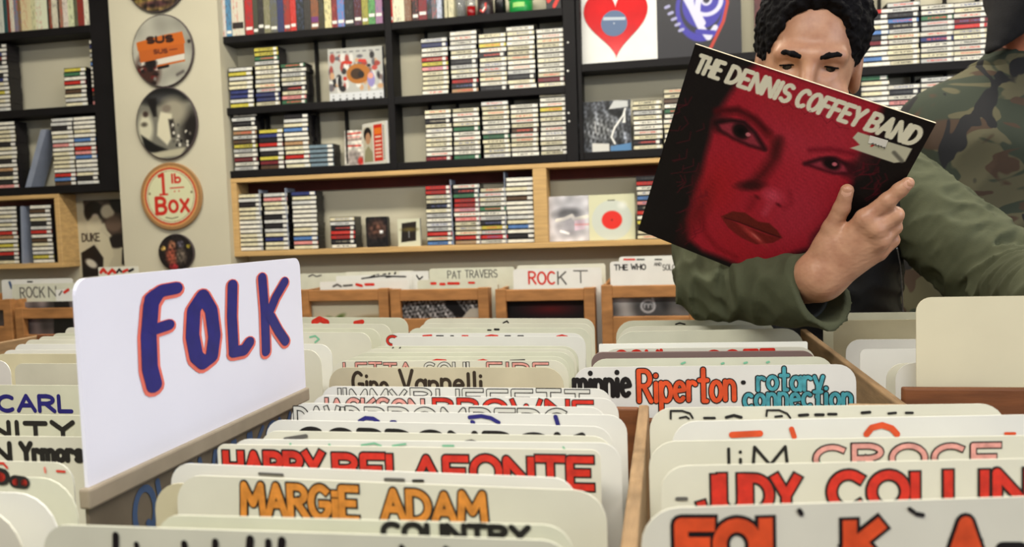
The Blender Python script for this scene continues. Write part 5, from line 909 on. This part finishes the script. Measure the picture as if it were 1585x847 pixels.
# eyes, lashes, brows, hair
for s_ in (-1, 1):
    b_ = MB(); n_ = 16; vs = []; fs = []
    for i in range(n_ + 1):
        for j in range(2 * n_):
            th, ph = math.pi * i / n_, math.pi * j / n_; vs.append((.0128 * math.sin(th) * math.cos(ph), .0128 * math.cos(th), .0128 * math.sin(th) * math.sin(ph)))
    fs = [(i * 2 * n_ + j, i * 2 * n_ + (j + 1) % (2 * n_), (i + 1) * 2 * n_ + (j + 1) % (2 * n_), (i + 1) * 2 * n_ + j) for i in range(n_) for j in range(2 * n_)]
    wv = to_world(np.array([(s_ * .031, .0685, 0)]) + np.array([(v[0], v[1] * math.cos(.35) + v[2] * math.sin(.35), v[2] * math.cos(.35) - v[1] * math.sin(.35)) for v in vs])) - np.array(ML)
    b_.add(wv, fs[:8 * n_], 1); b_.add(wv, fs[8 * n_:], 0); b_.build('eye', [mat('eye white', rgb(206, 196, 188), .3), mat('dark iris', rgb(26, 16, 12), .2)], man, smooth=True)
    lash = [(s_ * .031 + .0152 * math.sin(a), .0685 + .0152 * math.cos(a) * .96, .0014 - .1 * s_ * .0152 * math.sin(a)) for a in np.linspace(-1.15, 1.15, 9)]
    L_ = [(np.array(lash[i]), np.array(lash[i + 1]), .0013, .0013, .001) for i in range(8)]; V, F_ = solid(L_, .0008, pad=.004); flesh('eyelash', [(to_world(V), F_)], HAIRM, man, (0, 0, 0)).location = (-ML[0], -ML[1], -ML[2])
    br = [(s_ * .0155, .0955, .0165), (s_ * .027, .094, .0195), (s_ * .039, .0875, .0215), (s_ * .05, .077, .0185)]
    L_ = [(np.array(br[i]), np.array(br[i + 1]), (.0042, .0042, .0034)[i], (.0042, .0034, .0016)[i], .004) for i in range(3)]
    V, F_ = solid(L_, .0013, lambda p, d: d + .001 * sines(p, 900, 3)); flesh('eyebrow', [(to_world(V), F_)], HAIRM, man).location = (-ML[0], -ML[1], -ML[2])
def hairf(p):
    d = el(p, (0, -.02, .06), (.093, .11, .106)); d = smax(d, -el(p, (0, .114, -.016), (.0835, .09, .122)), .014); d = smax(d, -(p[..., 2] + .04), .01)
    return d + .005 * sines(p, 230, 1, 7) + .0045 * sines(p, 480, 2, 9) + .002 * sines(p, 900, 6, 7)
V, F_ = nets(hairf, (-.12, -.15, -.08), (.12, .12, .19), .0023); flesh('hair', [(to_world(V), F_)], HAIRM, man).location = (-ML[0], -ML[1], -ML[2])
# olive overshirt: torso, two sleeves, open cuff on the raised hand
SLR = [(SHR + V3(0, .0, -.005), ELR + V3(-.004, .01, .004), .078, .056, .05), (ELR, CUF + ax_ * .03, .054, .055, .02)]
def sleeve(seed, E0, amp=.0095):
    def f(p, d):
        g = np.exp(-np.sum((p - E0.astype(np.float32)) ** 2, -1) / .012); r1 = 1 - np.abs(sines(p, 95, seed, 3, (1.6, .8, .6))) * 2.2; r2 = 1 - np.abs(sines(p, 170, seed + 1, 3, (1.3, 1, .7))) * 2.2
        return d - (amp * (.35 + .9 * g)) * np.clip(r1, -.5, 1) - amp * .25 * np.clip(r2, -.6, 1) * (.4 + g)
    return f
sr = sleeve(21, ELR)
def sl_right(p, d):
    d = sr(p, d); t = (p - CUF.astype(np.float32)) @ ax_.astype(np.float32)
    tilt = t + .35 * (p[..., 2] - CUF[2]); d = np.maximum(d, tilt - .004 - .003 * sines(p, 120, 8)); bore = rc(p, CUF - ax_ * .085, CUF + ax_ * .08, .036, .0515); d = np.maximum(d, -bore)
    return smax(d, -(p[..., 2] - .9865), .006)
TORSO = [(V3(.1, 1.62, 1.2), V3(.43, 1.64, 1.2), .08, .08, .05), (V3(.19, 1.68, 1.14), V3(.21, 1.81, .92), .12, .12, .08), (V3(.33, 1.69, 1.14), V3(.33, 1.81, .92), .12, .12, .08), (V3(.255, 1.62, 1.235), V3(.255, 1.6, 1.25), .075, .07, .04), (V3(.2, 1.81, .92), V3(.2, 1.82, .8), .12, .13, .05), (V3(.33, 1.81, .92), V3(.33, 1.82, .8), .12, .13, .05)]
sl = sleeve(33, ELL, .0105); SLL = [(SHL, ELL, .082, .077, .05), (ELL, WRL + (WRL - ELL) * .25, .074, .054, .03)]
shirt = flesh('overshirt', [solid(TORSO, .0065, lambda p, d: smax(d - .003 * sines(p, 60, 5), -(np.linalg.norm((p - np.array((.255, 1.53, 1.27), np.float32)) * np.array((1, 1, .8), np.float32), axis=-1) - .062), .01)), solid(SLR, .0034, sl_right), solid(SLL, .0042, lambda p, d: smax(sl(p, d), -(p[..., 2] - .9865), .006))], OLIVE, man)
shirt.location = tuple(-np.array(ML))
V, F_ = nets(lambda p: np.maximum(np.maximum(rc(p, CUF - ax_ * .08, CUF - ax_ * .012, .0375, .046), -rc(p, CUF - ax_ * .09, CUF + ax_ * .06, .0335, .0435)), (p - CUF.astype(np.float32)) @ ax_.astype(np.float32) + .016), CUF - .12, CUF + .1, .003)
ob = flesh('cuff_lining', [(V, F_)], OLIVEIN, shirt)
INNER = [(V3(.318, 1.6, 1.16), V3(.328, 1.68, .9), .122, .13, .05), (V3(.22, 1.6, 1.16), V3(.22, 1.68, .9), .115, .13, .05)]
inner = flesh('inner_jacket', [solid(INNER, .006, lambda p, d: d - .004 * (1 - 2 * np.abs(sines(p, 70, 12, 3))))], BLACKJ, man); inner.location = tuple(-np.array(ML))
fi = prims(INNER); b_ = MB(); zp = [march(fi, px, py, 1.2, 1.75) + V3(0, -.006, 0) for px, py in ((1387, 384), (1391, 405), (1394, 430), (1395, 455), (1396, 485))]
L_ = [(zp[i], zp[i + 1], .0016, .0016, .001) for i in range(4)]; ob = flesh('zipper', [solid(L_, .0018, pad=.006)], mat('zip metal', rgb(170, 172, 176), .3, metal=.7), inner)
LEGS = [(V3(.26, 1.82, .9), V3(.27, 1.82, .86), .15, .15, .06)]
for x in (.19, .34): LEGS += [(V3(x, 1.81, .88), V3(x, 1.8, .48), .1, .075, .05), (V3(x, 1.8, .48), V3(x, 1.85, .09), .075, .062, .04)]
ob = flesh('trousers', [solid(LEGS, .011)], DENIM, man); ob.location = tuple(-np.array(ML))
for x in (.19, .34): ob = flesh('shoe', [solid([(V3(x, 1.87, .05), V3(x, 1.68, .04), .05, .04, .02)], .007, lambda p, d: smax(d, -(p[..., 2] - .001), .004))], SHOE, man); ob.location = tuple(-np.array(ML))

# ---- the person in camouflage, seen from behind
YC = 2.06; q_ = lambda px, py, dy=0: atY(px, py, YC + dy)
NK = q_(1572, 92); HC = q_(1604, -6, -.03); S1 = q_(1462, 196); S2 = q_(1668, 176); H1 = q_(1478, 560); H2 = q_(1570, 560); fx = [H1[0] + .03, H2[0] + .03]
CL = (float((H1[0] + H2[0]) / 2), YC, 0); E1 = S1 + V3(-.02, .1, -.26); E2 = S2 + V3(.03, .1, -.26); W1 = E1 + V3(.06, .2, -.02); W2 = E2 + V3(-.06, .2, -.02)
CB = [(HC, HC + V3(0, 0, .02), .085, .088, .03), (HC + V3(-.005, 0, -.04), NK + V3(0, 0, -.03), .06, .062, .03), (S1, S2, .06, .06, .05), (q_(1478, 230), H1, .1, .1, .08), (q_(1560, 230), H2, .1, .1, .08), (S1, E1, .046, .04, .03), (E1, W1, .04, .028, .02), (S2, E2, .046, .04, .03), (E2, W2, .04, .028, .02)]
for x in fx: CB += [(V3(x, YC + .01, H1[2]), V3(x, YC, .48), .085, .055, .05), (V3(x, YC, .48), V3(x, YC + .03, .1), .055, .04, .03), (V3(x, YC + .03, .055), V3(x, YC + .17, .045), .038, .03, .03)]
camo = flesh('person', [solid(CB, .009), solid(hand(W1, (.1, 1, -.1), (0, 0, 1), 1, .3), .003), solid(hand(W2, (-.1, 1, -.1), (0, 0, 1), -1, .3), .003)], skin_mat('skin warm', rgb(190, 116, 84), rgb(170, 98, 70)), None, CL)
tag(camo, 'person in camouflage shirt and black cap at the right edge, back turned', 'person')
cm = bpy.data.materials.new('camouflage cloth'); cm.use_nodes = True; nt = cm.node_tree; b = nt.nodes['Principled BSDF']; b.inputs['Roughness'].default_value = .9
tc = nt.nodes.new('ShaderNodeTexCoord'); prev = None
for i, (sc_, th, col, st_) in enumerate(((7, None, rgb(80, 76, 54), None), (6.5, .5, rgb(42, 49, 36), (1, 1, 1.6)), (6, .56, rgb(62, 46, 32), (1, 1, 2.0)), (9, .565, rgb(18, 18, 20), (1.6, 1.2, .9)))):
    if th is None:
        prev = nt.nodes.new('ShaderNodeRGB'); prev.outputs[0].default_value = (*col, 1); out = prev.outputs[0]; continue
    mp = nt.nodes.new('ShaderNodeMapping'); mp.inputs['Scale'].default_value = st_; mp.inputs['Location'].default_value = (i * 3.7, i * 1.3, i * 5.1); nt.links.new(tc.outputs['Object'], mp.inputs[0])
    n = nt.nodes.new('ShaderNodeTexNoise'); n.inputs['Scale'].default_value = sc_; n.inputs['Detail'].default_value = 1.6; n.inputs['Distortion'].default_value = .9; nt.links.new(mp.outputs[0], n.inputs[0])
    g = nt.nodes.new('ShaderNodeMapRange'); g.inputs['From Min'].default_value = th - .006; g.inputs['From Max'].default_value = th + .006; nt.links.new(n.outputs[0], g.inputs['Value'])
    mx = nt.nodes.new('ShaderNodeMix'); mx.data_type = 'RGBA'; nt.links.new(g.outputs[0], mx.inputs['Factor']); nt.links.new(out, mx.inputs['A']); mx.inputs['B'].default_value = (*col, 1); out = mx.outputs['Result']
nt.links.new(out, b.inputs['Base Color'])
CS = [(S1, S2, .085, .085, .06), (NK + V3(0, 0, -.025), S1 + V3(.01, 0, .0), .062, .09, .04), (NK + V3(0, 0, -.025), S2, .062, .09, .04), (q_(1474, 240), H1, .115, .13, .08), (q_(1560, 240), H2, .125, .13, .08), (S1, E1, .075, .068, .04), (E1, W1, .066, .05, .02), (S2, E2, .075, .066, .04), (E2, W2, .066, .05, .02), (H1, H1 + V3(0, 0, -.12), .13, .14, .05), (H2, H2 + V3(0, 0, -.12), .13, .14, .05)]
ob = flesh('camouflage_shirt', [solid(CS, .007, lambda p, d: d - .005 * (1 - 2 * np.abs(sines(p, 30, 17, 3))))], cm, camo); ob.location = tuple(-np.array(CL))
L_ = [(NK + V3(-.03, -.02, .0), NK + V3(.06, -.02, .02), .055, .06, .02)]
ob = flesh('collar', [solid([(NK + V3(-.035, 0, -.012), NK + V3(.05, .0, .02), .066, .066, .02)], .005, lambda p, d: np.maximum(np.maximum(d, -(d + .012)), np.abs((p - (NK + V3(0, 0, -.0)).astype(np.float32)) @ np.array((-.25, 0, .97), np.float32)) - .02))], cm, camo); ob.location = tuple(-np.array(CL))
capn = np.array((-.36, .1, .92), np.float32)
V, F_ = nets(lambda p: smax(smin(el(p, HC + V3(0, -.0, .02), (.104, .115, .12)), rc(p, HC + V3(-.05, -.045, -.02), HC + V3(-.1, -.06, -.125), .065, .028), .03), -((p - (HC + V3(-.033, 0, -.076)).astype(np.float32)) @ np.array((-.51, -.1, .86), np.float32)), .01) - .001 * sines(p, 150, 9), HC - .2, HC + .2, .005)
ob = flesh('cap', [(V, F_)], mat('black knit', rgb(14, 13, 15), .9, .2, 80, .3, 300), camo); ob.location = tuple(-np.array(CL))
LEGS = [(V3(fx[0], YC, H1[2] - .02), V3(fx[1], YC, H1[2] - .02), .13, .13, .06)]
for x in fx: LEGS += [(V3(x, YC + .01, H1[2]), V3(x, YC, .48), .1, .075, .05), (V3(x, YC, .48), V3(x, YC + .03, .09), .075, .062, .04)]
ob = flesh('trousers', [solid(LEGS, .012)], DENIM, camo); ob.location = tuple(-np.array(CL))
for x in fx: ob = flesh('shoe', [solid([(V3(x, YC + .0, .05), V3(x, YC + .19, .04), .05, .04, .02)], .007, lambda p, d: smax(d, -(p[..., 2] - .001), .004))], SHOE, camo); ob.location = tuple(-np.array(CL))
